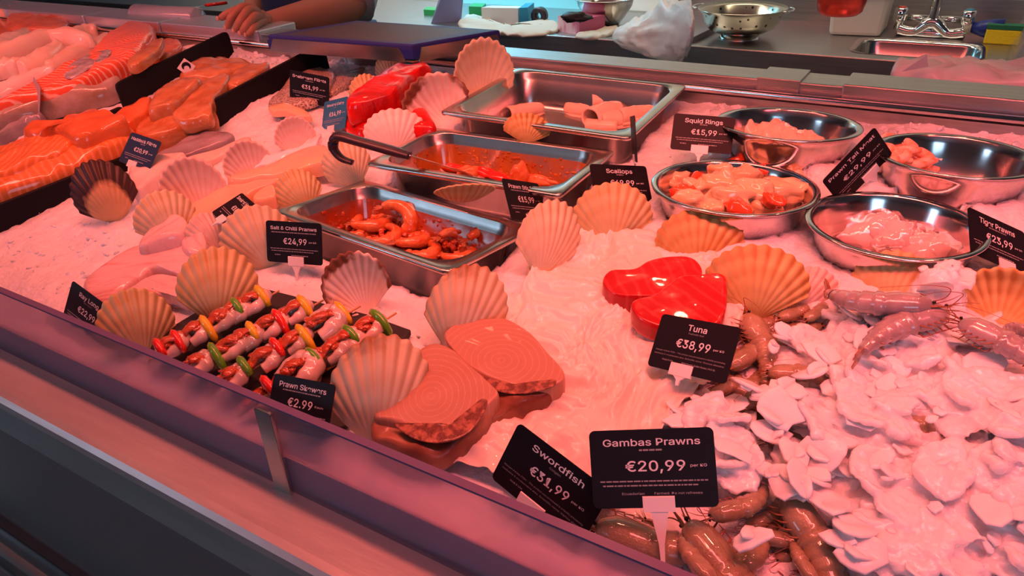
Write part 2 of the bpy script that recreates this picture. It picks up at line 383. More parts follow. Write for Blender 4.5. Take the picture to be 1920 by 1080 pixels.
for a, b in zip(cuts[:-1], cuts[1:]):
    mk('rail_cover', *box(a+.004, b-.004, 1.238, 1.36, 1.04, 1.096), m_plate, counter, smooth=False, auto=.003)
# front screen, lifts out of its clip
screen = thing('front_screen', 'low clear acrylic splash screen along the front edge of the fish counter', 'screen', (-1.1, .349, .862))
mk('sheet', *box(-3.2, 1.4, .345, .353, .862, .969), m_acrylic, screen, smooth=False)
mk('top_edge', *box(-3.2, 1.4, .3449, .3531, .969, .9712), m_acryl_edge, screen, smooth=False)
ca, cb_ = ony(497, 830, .343).x, ony(527, 830, .343).x
def bracket(x, w):
    t = thing('screen_bracket', 'steel strap bracket clamping the clear front screen in front of the Prawn Skewers sign', 'bracket', (x, .343, .862))
    pl = [Vector((x-w, .3395, .862)), Vector((x+w, .3395, .862))]
    for sx, a0 in ((1, 0), (-1, 90)):
        for i in range(6): pl.append(Vector((x+sx*(w-.004)+.004*math.cos(R(a0+18*i)), .3395, .9625+.004*math.sin(R(a0+18*i)))))
    mk('strap', *prism(pl, (0, .004, 0)), m_pan, t, smooth=False, auto=.0008)
bracket((ca+cb_)/2, .0115)

# ================================================================ ice bed (hollowed where the pans and bowls sit)
CAMZ = 1.4
PANS = {'squid': ((-.5544, 1.0756, 1.0719), .0326, .0453, -.0126, .325, .265),
        'stirfry': ((-.5712, .8620, 1.0372), .0045, .0244, .0178, .325, .176),
        'chilli': ((-.6081, .6941, .9991), -.1073, -.0697, -.0017, .325, .176)}
BOWLS = {'scallops': ((-.2155, .8735, 1.049), .1015, R(-2.0)),
         'rings': ((-.1945, 1.046, 1.082), .0965, R(-3.6)),
         'tiger': ((-.030, .843, 1.047), .0925, R(-.5)),
         'tails': ((.012, 1.012, 1.078), .0925, R(-2.2))}
def lump(x, y): return .006*nz(x, y, 1, 9)+.003*nz(x, y, 4, 30)
MOUND = [(1700, 655, .08, .038), (1745, 590, .034, .062), (1600, 675, .05, .018), (1830, 690, .075, .03), (1860, 800, .085, .045), (1690, 820, .085, .038),
         (1590, 890, .05, .02), (1740, 960, .085, .042), (1890, 960, .09, .045), (1330, 800, .036, .030), (1360, 880, .034, .028), (1560, 800, .04, .018), (1500, 660, .03, .01), (1920, 880, .08, .05)]
MW = [(P(a, b, .015), r, h) for a, b, r, h in MOUND]
def mound(x, y):
    v = 0
    for c, r, h in MW:
        d2 = ((x-c.x)**2+(y-c.y)**2)/(r*r)
        if d2 < 1: v = max(v, h*(1-d2)**.75)
    return v
def icez(x, y):
    z = bed(x, y)+lump(x, y)
    # heaped ice: a shoulder at the left front and a ridge against the back wall
    z += .008*math.exp(-((x+1.0)/.16)**2-((y-.42)/.05)**2)
    if y > 1.12: z += .010*(y-1.12)/.1*(1+nz(x, y, 9, 14))
    for (c, r, t) in BOWLS.values():                       # ice packed round the bowls ...
        d = math.hypot(x-c[0], y-c[1])
        if d < r+.05: z = max(z, c[2]-.034-max(0, d-r*.98)*.55-.004*nz(x, y, 6, 40))
    for (c, th, sl, tx, L, W) in PANS.values():            # ... and hollowed under them and under the pans
        dx, dy = x-c[0], y-c[1]; u = dx*math.cos(th)+dy*math.sin(th); v = -dx*math.sin(th)+dy*math.cos(th)
        if abs(u) < L/2-.007 and abs(v) < W/2-.007: z = min(z, c[2]-.075)
        elif abs(u) < L/2+.03 and abs(v) < W/2+.03: z = min(z, c[2]-.014)
    for (c, r, t) in BOWLS.values():
        d = math.hypot(x-c[0], y-c[1])
        if d < r*.80: z = min(z, c[2]-.085)
        elif d < r+.02: z = min(z, c[2]-.027)
    return z
def ice_bed():
    xs = []; x = -3.4
    while x < 1.3:
        xs.append(x); x += .0055 if -1.35 < x < .3 else .011
    ys = [.3575+i*(1.2375-.3575)/150 for i in range(151)]
    V = []
    for x in xs:
        for y in ys:
            z = icez(x, y)+.0026*nz(x, y, 0, 90)+.0026*abs(nz(x, y, 3, 150))
            V.append((x, y, z))
    n = len(ys); F = [[i*n+j, (i+1)*n+j, (i+1)*n+j+1, i*n+j+1] for i in range(len(xs)-1) for j in range(n-1)]
    # skirt down to the tray floor at the glass
    k = len(V)
    for i, x in enumerate(xs): V.append((x, ys[0], .72))
    F += [[i*n, k+i, k+i+1, (i+1)*n] for i in range(len(xs)-1)]
    o = mk('ice_bed', V, F, m_ice)
    tag(o, 'sloping bed of crushed ice filling the whole fish counter', 'ice', kind='stuff')
ice_bed()
def shard(c, s, rnd, flat=.35):
    """one irregular ice chip"""
    n = rnd.randint(6, 9); a0 = rnd.random()*6.3; e = Euler((rnd.gauss(0, .5), rnd.gauss(0, .5), rnd.random()*6.3)).to_matrix()
    out = [(s*(.7+.5*rnd.random())*math.cos(a0+2*math.pi*i/n), s*(.6+.5*rnd.random())*math.sin(a0+2*math.pi*i/n)) for i in range(n)]
    V = []; t = s*flat
    for k, (z, q) in enumerate(((-t*.5, .85), (-t*.1, 1.0), (t*.35, .93), (t*.5, .7))):
        for x, y in out: V.append(Vector(c)+e @ Vector((x*q, y*q, z)))
    F = [list(range(n))[::-1], list(range(3*n, 4*n))]
    for k in range(3): F += [[k*n+i, k*n+(i+1) % n, (k+1)*n+(i+1) % n, (k+1)*n+i] for i in range(n)]
    return V, F
def chips():
    rnd = random.Random(3); parts = []
    def put(x, y, s):
        if any(math.hypot(x-c[0], y-c[1]) < r+.01 for c, r, t in BOWLS.values()): return
        for (c, th, sl, tx, L, W) in PANS.values():
            if abs(x-c[0]) < L/2+.03 and abs(y-c[1]) < W/2+.03: return
        parts.append(shard((x, y, icez(x, y)-s*.05), s, rnd, .6))
    for i in range(1500):
        x = rnd.uniform(-1.5, .25); y = rnd.uniform(.36, 1.22); put(x, y, rnd.uniform(.0025, .006))
    for i in range(420):
        x = rnd.uniform(-1.6, .4); y = rnd.uniform(1.15, 1.232); put(x, y, rnd.uniform(.004, .012))
    for i in range(90):
        q = P(rnd.uniform(0, 420), rnd.uniform(420, 560)); put(q.x, q.y, rnd.uniform(.003, .008))
    V, F = join(*parts)
    tag(mk('ice_chips', V, F, m_ice, smooth=False), 'loose small chips of crushed ice strewn over the ice bed', 'ice', kind='stuff')
chips()

# ================================================================ gastronorm pans
def rrect(hx, hy, r, z, n=6):
    out = []
    for cx, cy, a0 in ((hx-r, hy-r, 0), (-hx+r, hy-r, 90), (-hx+r, -hy+r, 180), (hx-r, -hy+r, 270)):
        for i in range(n+1):
            a = R(a0+90*i/n); out.append((cx+r*math.cos(a), cy+r*math.sin(a), z))
    return out
def gn_pan(key, label):
    c, th, sl, tx, L, W = PANS[key]
    t = thing('steel_pan', label, 'pan', c, 'rectangular steel pans on the ice', (sl, -tx, th))
    hx, hy = L/2, W/2; D = .066
    def shell(loops, capend=True):
        n = len(loops[0]); V = [p for l in loops for p in l]; F = []
        for i in range(len(loops)-1): F += [[i*n+k, i*n+(k+1) % n, (i+1)*n+(k+1) % n, (i+1)*n+k] for k in range(n)]
        if capend: F.append([(len(loops)-1)*n+k for k in range(n)])
        return V, F
    e = .014
    inner = [rrect(hx-.001, hy-.001, .009, -.006), rrect(hx, hy, .010, -.004), rrect(hx, hy, .010, -.001), rrect(hx-.002, hy-.002, .010, 0), rrect(hx-e, hy-e, .036, 0), rrect(hx-e-.0015, hy-e-.0015, .035, -.0015), rrect(hx-e-.002, hy-e-.002, .035, -.010),
             rrect(hx-e-.006, hy-e-.006, .033, -.014), rrect(hx-e-.012, hy-e-.012, .032, -D+.014), rrect(hx-e-.016, hy-e-.016, .03, -D+.005), rrect(hx-e-.026, hy-e-.026, .024, -D)]
    V1, F1 = shell(inner)
    outer = [rrect(hx-.002, hy-.002, .009, -.006), rrect(hx-e+.001, hy-e+.001, .036, -.003), rrect(hx-e, hy-e, .036, -.012), rrect(hx-e-.004, hy-e-.004, .034, -.016), rrect(hx-e-.010, hy-e-.010, .033, -D+.013), rrect(hx-e-.014, hy-e-.014, .03, -D+.003), rrect(hx-e-.026, hy-e-.026, .024, -D-.0015)]
    V2, F2 = shell(outer)
    o = mk('basin', *join((V1, F1), (V2, F2)), m_pan, t, local=True)
    return t
pan_squid = gn_pan('squid', 'large shallow steel pan at the back holding a few pale squid pieces')
pan_stir = gn_pan('stirfry', 'middle steel pan with prawn stir fry and a black-handled spoon')
pan_chilli = gn_pan('chilli', 'front steel pan of chilli-coated prawns behind the Salt & Chilli sign')
def pan_floor(key): return PANS[key][0][2]-.066
def pan_pt(key, px, py, h=0): return onz(px, py, pan_floor(key)+h)

# ================================================================ bowls
def bowl(key, label):
    c, r, tilt = BOWLS[key]
    t = thing('steel_bowl', label, 'bowl', c, 'round steel bowls on the ice', (tilt, 0, 0))
    q = r/.1
    prof = [(.0001, -.078), (.035, -.0775), (.05, -.074), (.064, -.064), (.075, -.049), (.083, -.03), (.088, -.012), (.0905, -.002), (.092, 0), (.099, .0005), (.1, -.0008), (.0995, -.0025), (.0925, -.0025), (.0895, -.0125), (.0842, -.031), (.0762, -.0505), (.065, -.0655), (.0505, -.0758), (.035, -.0793), (.0001, -.0798)]
    mk('basin', *lathe([(a*q, b*q) for a, b in prof], seg=72, close=False), m_polish, t, local=True)
    return t
bowl('scallops', 'steel bowl full of orange-roe scallops beside the Scallops sign')
bowl('rings', 'steel bowl with a thin layer of squid at the back, behind the Squid Rings sign')
bowl('tiger', 'steel bowl with pink translucent squid beside the Tiger Prawns sign')
bowl('tails', 'steel bowl of peeled prawn tails at the right, behind the Prawn Tail Meat sign')

# spilled sauce coating the inside of a pan, thin over the walls
def coat_mat(name, col, lo, hi):
    m = clear_film(name, col, .5, .14); nt = m.node_tree; n = nt.nodes; L = nt.links
    no = n.new('ShaderNodeTexNoise'); no.inputs['Scale'].default_value = 28; no.inputs['Detail'].default_value = 6
    tc = n.new('ShaderNodeTexCoord'); L.new(tc.outputs['Object'], no.inputs['Vector'])
    r = n.new('ShaderNodeMapRange'); r.inputs[1].default_value = .38; r.inputs[2].default_value = .66; r.inputs[3].default_value = lo; r.inputs[4].default_value = hi
    L.new(no.outputs['Fac'], r.inputs[0]); L.new(r.outputs[0], [k for k in n if k.type == 'MIX_SHADER'][0].inputs[0])
    b = n['Principled BSDF']; b.inputs['Coat Weight'].default_value = 1
    return m
def pan_coat(key, mat, label):
    c, th, sl, tx, L, W = PANS[key]; hx, hy, e, D = L/2, W/2, .014, .066
    M4 = Matrix.Translation(c) @ Euler((sl, -tx, th)).to_matrix().to_4x4()
    loops = [rrect(hx-e-.0068, hy-e-.0068, .033, -.0165), rrect(hx-e-.0128, hy-e-.0128, .032, -D+.014), rrect(hx-e-.0168, hy-e-.0168, .03, -D+.0055), rrect(hx-e-.0265, hy-e-.0265, .024, -D+.001)]
    n = len(loops[0]); V = [M4 @ Vector(p) for l in loops for p in l]; F = []
    for i in range(3): F += [[i*n+k, i*n+(k+1) % n, (i+1)*n+(k+1) % n, (i+1)*n+k] for k in range(n)]
    F.append([3*n+k for k in range(n)])
    tag(mk('sauce_film', V, F, mat), label, 'sauce', kind='stuff')
pan_coat('stirfry', coat_mat('orange_sauce_film', (.5, .16, .015), .5, .9), 'orange oily sauce film over the inside of the middle pan')
pan_coat('chilli', coat_mat('red_sauce_film', (.42, .07, .012), .45, .95), 'red chilli sauce film over the inside of the front pan')

# price card poses: centre, rotation rows (card width along X, height along Z, printed face towards -Y)
TAGPOSE = {
    'gambas': ((-0.125, 0.3723, 1.0348), ((0.91, -0.278, -0.307), (0.399, 0.787, 0.47), (0.112, -0.55, 0.827))),
    'swordfish': ((-0.1979, 0.3537, 1.0011), ((0.954, 0.026, 0.3), (-0.134, 0.928, 0.347), (-0.269, -0.371, 0.889))),
    'ray': ((-0.8283, 0.369, 0.9632), ((0.986, 0.036, 0.163), (-0.11, 0.877, 0.468), (-0.126, -0.48, 0.868))),
    'skewers': ((-0.5074, 0.3907, 0.9336), ((0.99, 0.031, -0.138), (0.055, 0.816, 0.576), (0.131, -0.578, 0.806))),
    'salt': ((-0.6942, 0.5819, 0.9937), ((0.979, -0.164, -0.12), (0.194, 0.932, 0.307), (0.061, -0.324, 0.944))),
    'stirfry': ((-0.4496, 0.7581, 1.0293), ((0.094, -0.875, -0.476), (0.913, -0.115, 0.392), (-0.398, -0.471, 0.787))),
    'scallops': ((-0.3547, 0.8459, 1.0368), ((0.617, -0.658, -0.431), (0.761, 0.361, 0.538), (-0.199, -0.66, 0.724))),
    'squid': ((-0.3032, 1.0144, 1.062), ((0.946, -0.288, -0.15), (0.319, 0.739, 0.593), (-0.059, -0.609, 0.791))),
    'tail': ((-0.0868, 0.9417, 1.0692), ((0.48, -0.76, -0.438), (0.544, 0.649, -0.531), (0.688, 0.016, 0.726))),
    'tiger': ((0.0694, 0.8509, 1.0413), ((0.699, -0.677, -0.231), (0.562, 0.32, 0.762), (-0.442, -0.663, 0.604))),
    'smokedh': ((-0.8931, 0.6534, 0.9723), ((0.92, 0.128, 0.37), (-0.391, 0.308, 0.867), (-0.003, -0.943, 0.334))),
    'haddock': ((-1.1463, 0.6842, 1.0187), ((0.997, 0.012, 0.08), (-0.061, 0.756, 0.652), (-0.053, -0.655, 0.754))),
    'seabream': ((-1.0325, 0.9726, 1.0653), ((0.982, -0.169, 0.086), (0.153, 0.975, 0.16), (-0.111, -0.144, 0.983))),
    'coley': ((-0.9202, 0.9143, 1.0449), ((0.928, 0.349, -0.131), (-0.247, 0.839, 0.486), (0.28, -0.418, 0.864))),
    'tuna': ((-0.1638, 0.5789, 0.9994), ((0.955, 0.298, -0.007), (-0.214, 0.703, 0.678), (0.207, -0.646, 0.735))),
    'edgel': ((-1.6594, 0.805, 1.0309), ((0.916, 0.335, 0.222), (-0.386, 0.887, 0.255), (-0.112, -0.319, 0.941))),
    'edgep': ((-0.3273, 0.8142, 1.1114), ((0.415, 0.887, -0.204), (-0.858, 0.456, 0.235), (0.301, 0.078, 0.95))),
}

# ================================================================ price cards
import os
try:                                        # the plain sans-serif that ships inside Blender; else its built-in face
    SANS = bpy.data.fonts.load(os.path.join(bpy.utils.system_resource('DATAFILES'), 'fonts', 'Inter.woff2'))
except Exception:
    SANS = None
def text_mesh(body, bold=0.0):
    cu = bpy.data.curves.new('lettering', 'FONT'); cu.body = body; cu.size = 1; cu.offset = bold; cu.resolution_u = 3; cu.fill_mode = 'FRONT'
    if SANS: cu.font = SANS
    o = bpy.data.objects.new('lettering', cu); COL.objects.link(o)
    dg = bpy.context.evaluated_depsgraph_get(); me = bpy.data.meshes.new_from_object(o.evaluated_get(dg))
    V = [tuple(v.co) for v in me.vertices]; F = [list(p.vertices) for p in me.polygons]
    bpy.data.objects.remove(o); bpy.data.curves.remove(cu); bpy.data.meshes.remove(me)
    return V, F
def put_text(body, cx, cz, w, h, yy, bold=.0, full=None):
    """lettering fitted into a box w wide with capital height h (card-local X/Z)"""
    V, F = text_mesh(body, bold)
    if not V: return V, F
    xs = [v[0] for v in V]; x0, x1 = min(xs), max(xs); k = w/(x1-x0); kz = h/.73
    return [((v[0]-(x0+x1)/2)*k+cx, yy, (v[1]-.365)*kz+cz) for v in V], F
def strokes(cx, cz, w, h, yy, seed):
    """print too small to read: a row of word-length dashes"""
    rnd = random.Random(seed); x = cx-w/2; out = []
    while x < cx+w/2-.001:
        l = min(rnd.uniform(.0012, .0055), cx+w/2-x)
        out.append(([(x, yy, cz-h/2), (x+l, yy, cz-h/2), (x+l, yy, cz+h/2), (x, yy, cz+h/2)], [[0, 1, 2, 3]])); x += l+.0007
    return join(*out)
def card(key, label, title, tw, price, pw=.46, unit='per KG', sub=None, subw=.2, fine=None, last=None, mat=None, s=1.0, th=.12, ph=.18, clip=(.04, 1.0), stem=.03, px=.02, blank=False, clipw=.012):
    c, rows = TAGPOSE[key]
    c = CAMP+(Vector(c)-CAMP)*s
    w, h = .0856*s, .054*s
    rot = Matrix(rows).to_euler()
    t = thing('price_card', label, 'price sign', c, 'price signs on the ice', rot)
    r = .004*s; pts = []
    for sx, sz, a0 in ((1, 1, 0), (-1, 1, 90), (-1, -1, 180), (1, -1, 270)):
        for i in range(5):
            a = R(a0+22.5*i); pts.append(Vector((sx*(w/2-r)+r*math.cos(a), -.0004, sz*(h/2-r)+r*math.sin(a))))
    mk('card', *prism(pts, (0, .0008, 0)), mat or m_card, t, smooth=False, local=True)
    yy = -.00055
    if not blank:
        pr = put_text(price, px*w, .06*h, pw*w, ph*h, yy, .01)
        mk('price_lettering', *join(pr, *( [put_text(unit, (px+pw/2+.105)*w, .035*h, .13*w, .05*h, yy, .0)] if unit else [])), m_print, t, smooth=False, local=True)
        mk('title_lettering', *put_text(title, 0, .355*h, tw*w, th*h, yy, .01), m_print, t, smooth=False, local=True)
        small = []
        if sub: small.append(put_text(sub, 0, .235*h, subw*w, .045*h, yy))
        else: small.append(strokes(0, .235*h, subw*w, .022*h, yy, len(title)))
        if fine:
            for i, f in enumerate(fine): small.append(put_text(f, -.01*w, (-.155-.065*i)*h, .88*w, .036*h, yy))
        else:
            small.append(strokes(0, -.16*h, .86*w, .018*h, yy, 5)); small.append(strokes(-.03*w, -.215*h, .76*w, .018*h, yy, 8))
        if last:
            for f, x, ww in last: small.append(put_text(f, x*w, -.31*h, ww*w, .042*h, yy, .008))
        else: small.append(strokes(-.3*w, -.31*h, .1*w, .022*h, yy, 3)); small.append(strokes(.1*w, -.31*h, .3*w, .022*h, yy, 4))
        mk('small_lettering', *join(*small), m_print_dim, t, smooth=False, local=True)
    if clip:
        cx = clip[0]*w; cw = clipw*s; z0 = -h/2
        pr = [(-.0014, z0-.003), (-.0014, z0+.0085), (-.0004, z0+.009), (-.0004, z0), (.0004, z0), (.0004, z0+.009), (.0016, z0+.0085), (.0016, z0-.003)]
        cl = mk('clip', *prism([Vector((cx-cw, y, z)) for y, z in pr], (2*cw, 0, 0)), m_clip, t, smooth=False, local=True)
        if stem:
            a, b = cw*.55, cw*.18
            q = [Vector((cx-a, -.001, z0-.003)), Vector((cx+a, -.001, z0-.003)), Vector((cx+b, -.001, z0-stem*.55)), Vector((cx+b*.6, -.001, z0-stem)), Vector((cx-b*.6, -.001, z0-stem)), Vector((cx-b, -.001, z0-stem*.55))]
            mk('stem', *prism(q, (0, .0022, 0)), m_clip, cl, smooth=False, local=True)
    return t
AL = 'Allergen Advise: FISH - This product was processed in a facility processing'
card('gambas', 'black price sign reading Gambas Prawns, raised on a white stem above the prawns', 'Gambas Prawns', .78, '€20,99', .48, s=1.12, th=.125, ph=.185, px=.02, clip=(.03, 1), stem=.05,
     last=[('Ecuadorian', -.17, .18), ('Farmed. Do not refreeze', .19, .38)], clipw=.011)
card('swordfish', 'tilted black price sign reading Swordfish behind the clear front screen', 'Swordfish', .56, '€31,99', .42, s=1.12, th=.135, ph=.2, sub='Colgán', subw=.12,
     fine=[AL, 'molluscs & crustaceans also. Scientific name: Xiphias gladius'], last=[('Hook & Line', -.26, .14)], px=.0, clip=(-.05, 1), stem=.02)
card('ray', 'black price sign reading Ray Long at the left end of the front screen', 'Ray Long', .5, '€22,99', .44, s=1.08, th=.14, ph=.19, sub='Roc tiorn', subw=.2, clip=None)
card('skewers', 'black price sign reading Prawn Skewers, standing in front of the skewers', 'Prawn Skewers', .76, '€2.99', .4, s=.96, unit='Each', th=.14, ph=.22, px=.0, subw=.62, clip=None)
card('salt', 'black price sign reading Salt & Chilli Pranws in front of the front steel pan', 'Salt & Chilli Pranws', .83, '€24,99', .42, th=.115, ph=.2, subw=.8, clip=(.03, 1), stem=.022)
card('stirfry', 'black price sign reading Prawn Stir Fry between the middle and front steel pans', 'Prawn Stir Fry', .74, '€15,99', .44, th=.14, ph=.2, subw=.66, clip=(.05, 1), stem=.02)
card('scallops', 'black price sign reading Scallops to the left of the scallop bowl', 'Scallops', .46, '€49,99', .42, th=.15, ph=.19, subw=.12, clip=None)
card('squid', 'black price sign reading Squid Rings leaning on the back bowl', 'Squid Rings', .62, '€15,99', .42, s=.955, th=.16, ph=.2, subw=.12, clip=(-.02, 1), stem=.015)
card('tail', 'steeply tilted black price sign reading Prawn Tail Meat', 'Prawn Tail Meat', .86, '€29,99', .52, th=.13, ph=.17, px=.0, subw=.1, clip=(.1, 1), stem=.02)
card('tiger', 'black price sign reading Tiger Prawns at the right edge of the display', 'Tiger Prawns', .62, '€23,99', .46, th=.16, ph=.21, subw=.3, clip=(.12, 1), stem=.02)
card('smokedh', 'black price sign reading Smoked Haddock lying half hidden behind a scallop shell', 'Smoked Haddock', .86, '€19,99', .44, s=.925, th=.15, ph=.21, subw=.2, clip=(-.02, 1), stem=.012)
card('haddock', 'navy price sign reading Haddock Fillets beside the salmon sides', 'Haddock Fillets', .82, '€20,99', .44, mat=m_card_blue, th=.14, ph=.18, subw=.14, clip=(-.06, 1), stem=.02)
card('seabream', 'black price sign reading Seabream Fillets next to the black divider', 'Seabream Fillets', .85, '€31,99', .42, th=.13, ph=.19, subw=.2, clip=(.0, 1), stem=.015)
card('coley', 'light blue price sign reading Smoked Coley by the red fish', 'Smoked Coley', .72, '€14,99', .5, mat=m_card_teal, th=.12, ph=.19, subw=.1, clip=(-.1, 1), stem=.012)
card('tuna', 'black price sign reading Tuna propped in front of the dark red tuna steaks', 'Tuna', .24, '€38,99', .43, th=.155, ph=.21, sub='Tuinnín buí', subw=.2,
     fine=[AL, 'molluscs & crustaceans also. Scientific name: Thunnus albacares'], last=[('Hook & Line', -.26, .14), ('Wild Caught: Indian Ocean, FAO 51', .13, .42)], px=.0, clip=(-.06, 1), stem=.012)
m_card_back = M('pale_card_back', (.42, .33, .35), .4)
card('edgel', 'pale back of a price sign seen nearly edge-on among the white fillets', '', .5, '', mat=m_card_back, blank=True, s=.97, clip=(-.1, 1), stem=.015)
card('edgep', 'price sign seen edge-on between the back pan and the Squid Rings sign', '', .5, '', mat=m_card, s=1.1, blank=True, clip=(-.1, 1), stem=.05)
# small square tag with a black curved emblem
ec = ony(349.5, 126, .985); ed = (CAMP-ec).normalized(); es = Vector((0, 0, 1)).cross(ed).normalized(); eu = ed.cross(es)
t = thing('emblem_tag', 'small square pale tag with a black curved fish emblem, stuck in by the smoked salmon', 'tag', ec)
q = 14.5/FOC*(ec-CAMP).length
dv = [ec+eu*q, ec+es*q, ec-eu*q, ec-es*q]
mk('card', *prism(dv, -ed*.001), m_clip, t, smooth=False)
arc = [ec+ed*.0006+es*(math.cos(a)*q*.38)+eu*(math.sin(a)*q*.38) for a in [R(v) for v in range(-30, 215, 15)]]
V, F = tube(arc, [.0008+.0028*math.sin(math.pi*i/(len(arc)-1)) for i in range(len(arc))], 6, up=ed, flat=.2)
mk('emblem', V, F, m_black, t)

# ================================================================ scallop shells
def shell_mat(name, c1, c2, edge=None, stripe=.5, bandmix=.35):
    m = bpy.data.materials.new(name); m.use_nodes = True; nt = m.node_tree; n = nt.nodes; L = nt.links
    b = n['Principled BSDF']; b.inputs['Roughness'].default_value = .5
    tc = n.new('ShaderNodeTexCoord'); sp = n.new('ShaderNodeSeparateXYZ'); L.new(tc.outputs['UV'], sp.inputs[0])
    def math_(op, a, bb=None):
        k = n.new('ShaderNodeMath'); k.operation = op
        for i, v in enumerate((a, bb)):
            if v is None: continue
            if isinstance(v, (int, float)): k.inputs[i].default_value = v
            else: L.new(v, k.inputs[i])
        return k.outputs[0]
    no = n.new('ShaderNodeTexNoise'); no.inputs['Scale'].default_value = 3.5; no.inputs['Detail'].default_value = 5; L.new(tc.outputs['UV'], no.inputs['Vector'])
    rib = math_('SINE', math_('MULTIPLY', sp.outputs[0], 13*2*math.pi)); rib = math_('MULTIPLY_ADD', rib, .5); n[rib.node.name].inputs[2].default_value = .5
    band = math_('SINE', math_('MULTIPLY', math_('ADD', sp.outputs[1], math_('MULTIPLY', no.outputs['Fac'], .25)), 26)); band = math_('MULTIPLY_ADD', band, .5); n[band.node.name].inputs[2].default_value = .5
    f = math_('MULTIPLY', math_('ADD', math_('MULTIPLY', rib, 1-bandmix), math_('MULTIPLY', band, bandmix)), sp.outputs[1])
    f = math_('MULTIPLY', f, stripe*2); f = math_('MULTIPLY', f, math_('ADD', no.outputs['Fac'], .35)); k = n.new('ShaderNodeClamp'); L.new(f, k.inputs[0])
    mx = n.new('ShaderNodeMix'); mx.data_type = 'RGBA'; L.new(k.outputs[0], mx.inputs[0]); mx.inputs[6].default_value = (*c1, 1); mx.inputs[7].default_value = (*c2, 1); out = mx.outputs[2]
    if edge:
        e = math_('ADD', sp.outputs[1], math_('MULTIPLY', math_('SUBTRACT', no.outputs['Fac'], .5), edge[2])); r = n.new('ShaderNodeMapRange'); L.new(e, r.inputs[0]); r.inputs[1].default_value = edge[1]; r.inputs[2].default_value = edge[1]+.1
        mx2 = n.new('ShaderNodeMix'); mx2.data_type = 'RGBA'; L.new(r.outputs[0], mx2.inputs[0]); L.new(out, mx2.inputs[6]); mx2.inputs[7].default_value = (*edge[0], 1); out = mx2.outputs[2]
    L.new(out, b.inputs['Base Color'])
    return m
SM = {'cream': shell_mat('cream_shell', (.7, .62, .42), (.5, .36, .18), stripe=.5),
      'orange': shell_mat('orange_shell', (.64, .54, .27), (.48, .3, .1), stripe=.6),
      'brown': shell_mat('orange_brown_shell', (.66, .48, .17), (.4, .19, .04), stripe=.7),
      'pink': shell_mat('pale_pink_shell', (.76, .62, .54), (.62, .4, .33), stripe=.6),
      'white': shell_mat('white_shell', (.88, .8, .72), (.72, .55, .45), stripe=.4),
      'striped': shell_mat('white_shell_with_brown_edge', (.88, .78, .68), (.7, .45, .3), ((.2, .07, .03), .86, .7), .5),
      'dark': shell_mat('dark_brown_shell', (.7, .42, .2), (.5, .25, .1), ((.045, .012, .01), .6, .35), .5),
      'spot': shell_mat('cream_shell_with_brown_edge', (.7, .6, .4), (.52, .36, .17), ((.34, .17, .06), .93, .5), .5)}
_shellmesh = {}
def shell_data(mat, convex, arch):
    key = (mat, convex, arch)
    if key in _shellmesh: return _shellmesh[key]
    ribs = 13; nt, ns = ribs*8+1, 22; T = R(57); V, F, uv = [], [], []
    for j in range(ns+1):
        s = j/ns
        for i in range(nt):
            u = -1+2*i/(nt-1); th = u*T; ph = (u*.5+.5)*ribs*2*math.pi
            r = (math.cos(th)**.72)*(1+.016*math.cos(ph)*s)
            rr = r*(.02+.98*s)
            e = max(0.0, 1-(2*s-.92)**2*.95)*(1-u*u*.72)
            d = arch*e+.0075*s*math.cos(ph)*(1-.25*u*u)
            V.append((rr*math.sin(th), -d if convex else d, rr*math.cos(th))); uv.append((u*.5+.5, s))
    for j in range(ns):
        for i in range(nt-1): F.append([j*nt+i, j*nt+i+1, (j+1)*nt+i+1, (j+1)*nt+i])
    k = len(V)
    for sx in (-1, 1):                      # hinge ears
        b = len(V); V += [(0, -.01, .0), (sx*.2, -.01, .02), (sx*.22, -.015, .13), (sx*.13, -.02, .13)]; uv += [(.5, .1)]*4; F.append([b, b+1, b+2, b+3])
    me = bpy.data.meshes.new('scallop_shell'); me.from_pydata(V, [], F); me.polygons.foreach_set('use_smooth', [True]*len(me.polygons))
    lay = me.uv_layers.new(name='UVMap')
    for p in me.polygons:
        for li in p.loop_indices: lay.data[li].uv = uv[me.loops[li].vertex_index]
    me.materials.append(SM[mat]); _shellmesh[key] = me
    return me
def shell(px, py, size, roll, lean, yawo, mat, label, convex=True, arch=.2, h=-.010, wide=1.0):
    """hinge at pixel px,py; size: hinge to rim in pixels; roll clockwise in the picture; lean: rim away from the viewer"""
    b = P(px, py, h) ; to = CAMP-b; d = to.length; yaw = math.atan2(to.x, -to.y)
    H = size*d/FOC/.93
    o = bpy.data.objects.new('scallop_shell', shell_data(mat, convex, arch)); COL.objects.link(o)
    o.location = b; o.scale = (H*wide*.86, H, H)
    o.rotation_euler = (Matrix.Rotation(yaw+R(yawo), 3, 'Z') @ Matrix.Rotation(-R(lean), 3, 'X') @ Matrix.Rotation(R(roll), 3, 'Y')).to_euler()
    sd = o.modifiers.new('thickness', 'SOLIDIFY'); sd.thickness = .025; sd.offset = 0
    tag(o, label, 'scallop shell', 'scallop shells on the ice')
    return o
shell(906, 206, 116, 5, 8, 0, 'cream', 'large upright fan shell at the back, left of the back steel pan', False, .12, -.01, .9)
shell(856, 248, 108, -32, 22, 10, 'striped', 'white scallop shell with brown-striped rim beside the back pan corner', False, .22, -.01, 1.2)
shell(738, 160, 52, -5, 8, 0, 'cream', 'small fan shell against the back wall behind the red coley')
shell(698, 210, 62, -8, 10, 0, 'orange', 'small ribbed shell at the left end of the red coley')
shell(744, 288, 74, 4, 18, 0, 'white', 'white shell in front of the red coley, behind the middle pan', True, .2, -.01, 1.5)
shell(985, 270, 52, 8, 14, 0, 'brown', 'brown-ribbed shell wedged between the back and middle pans', True, .2, .012, 1.6)
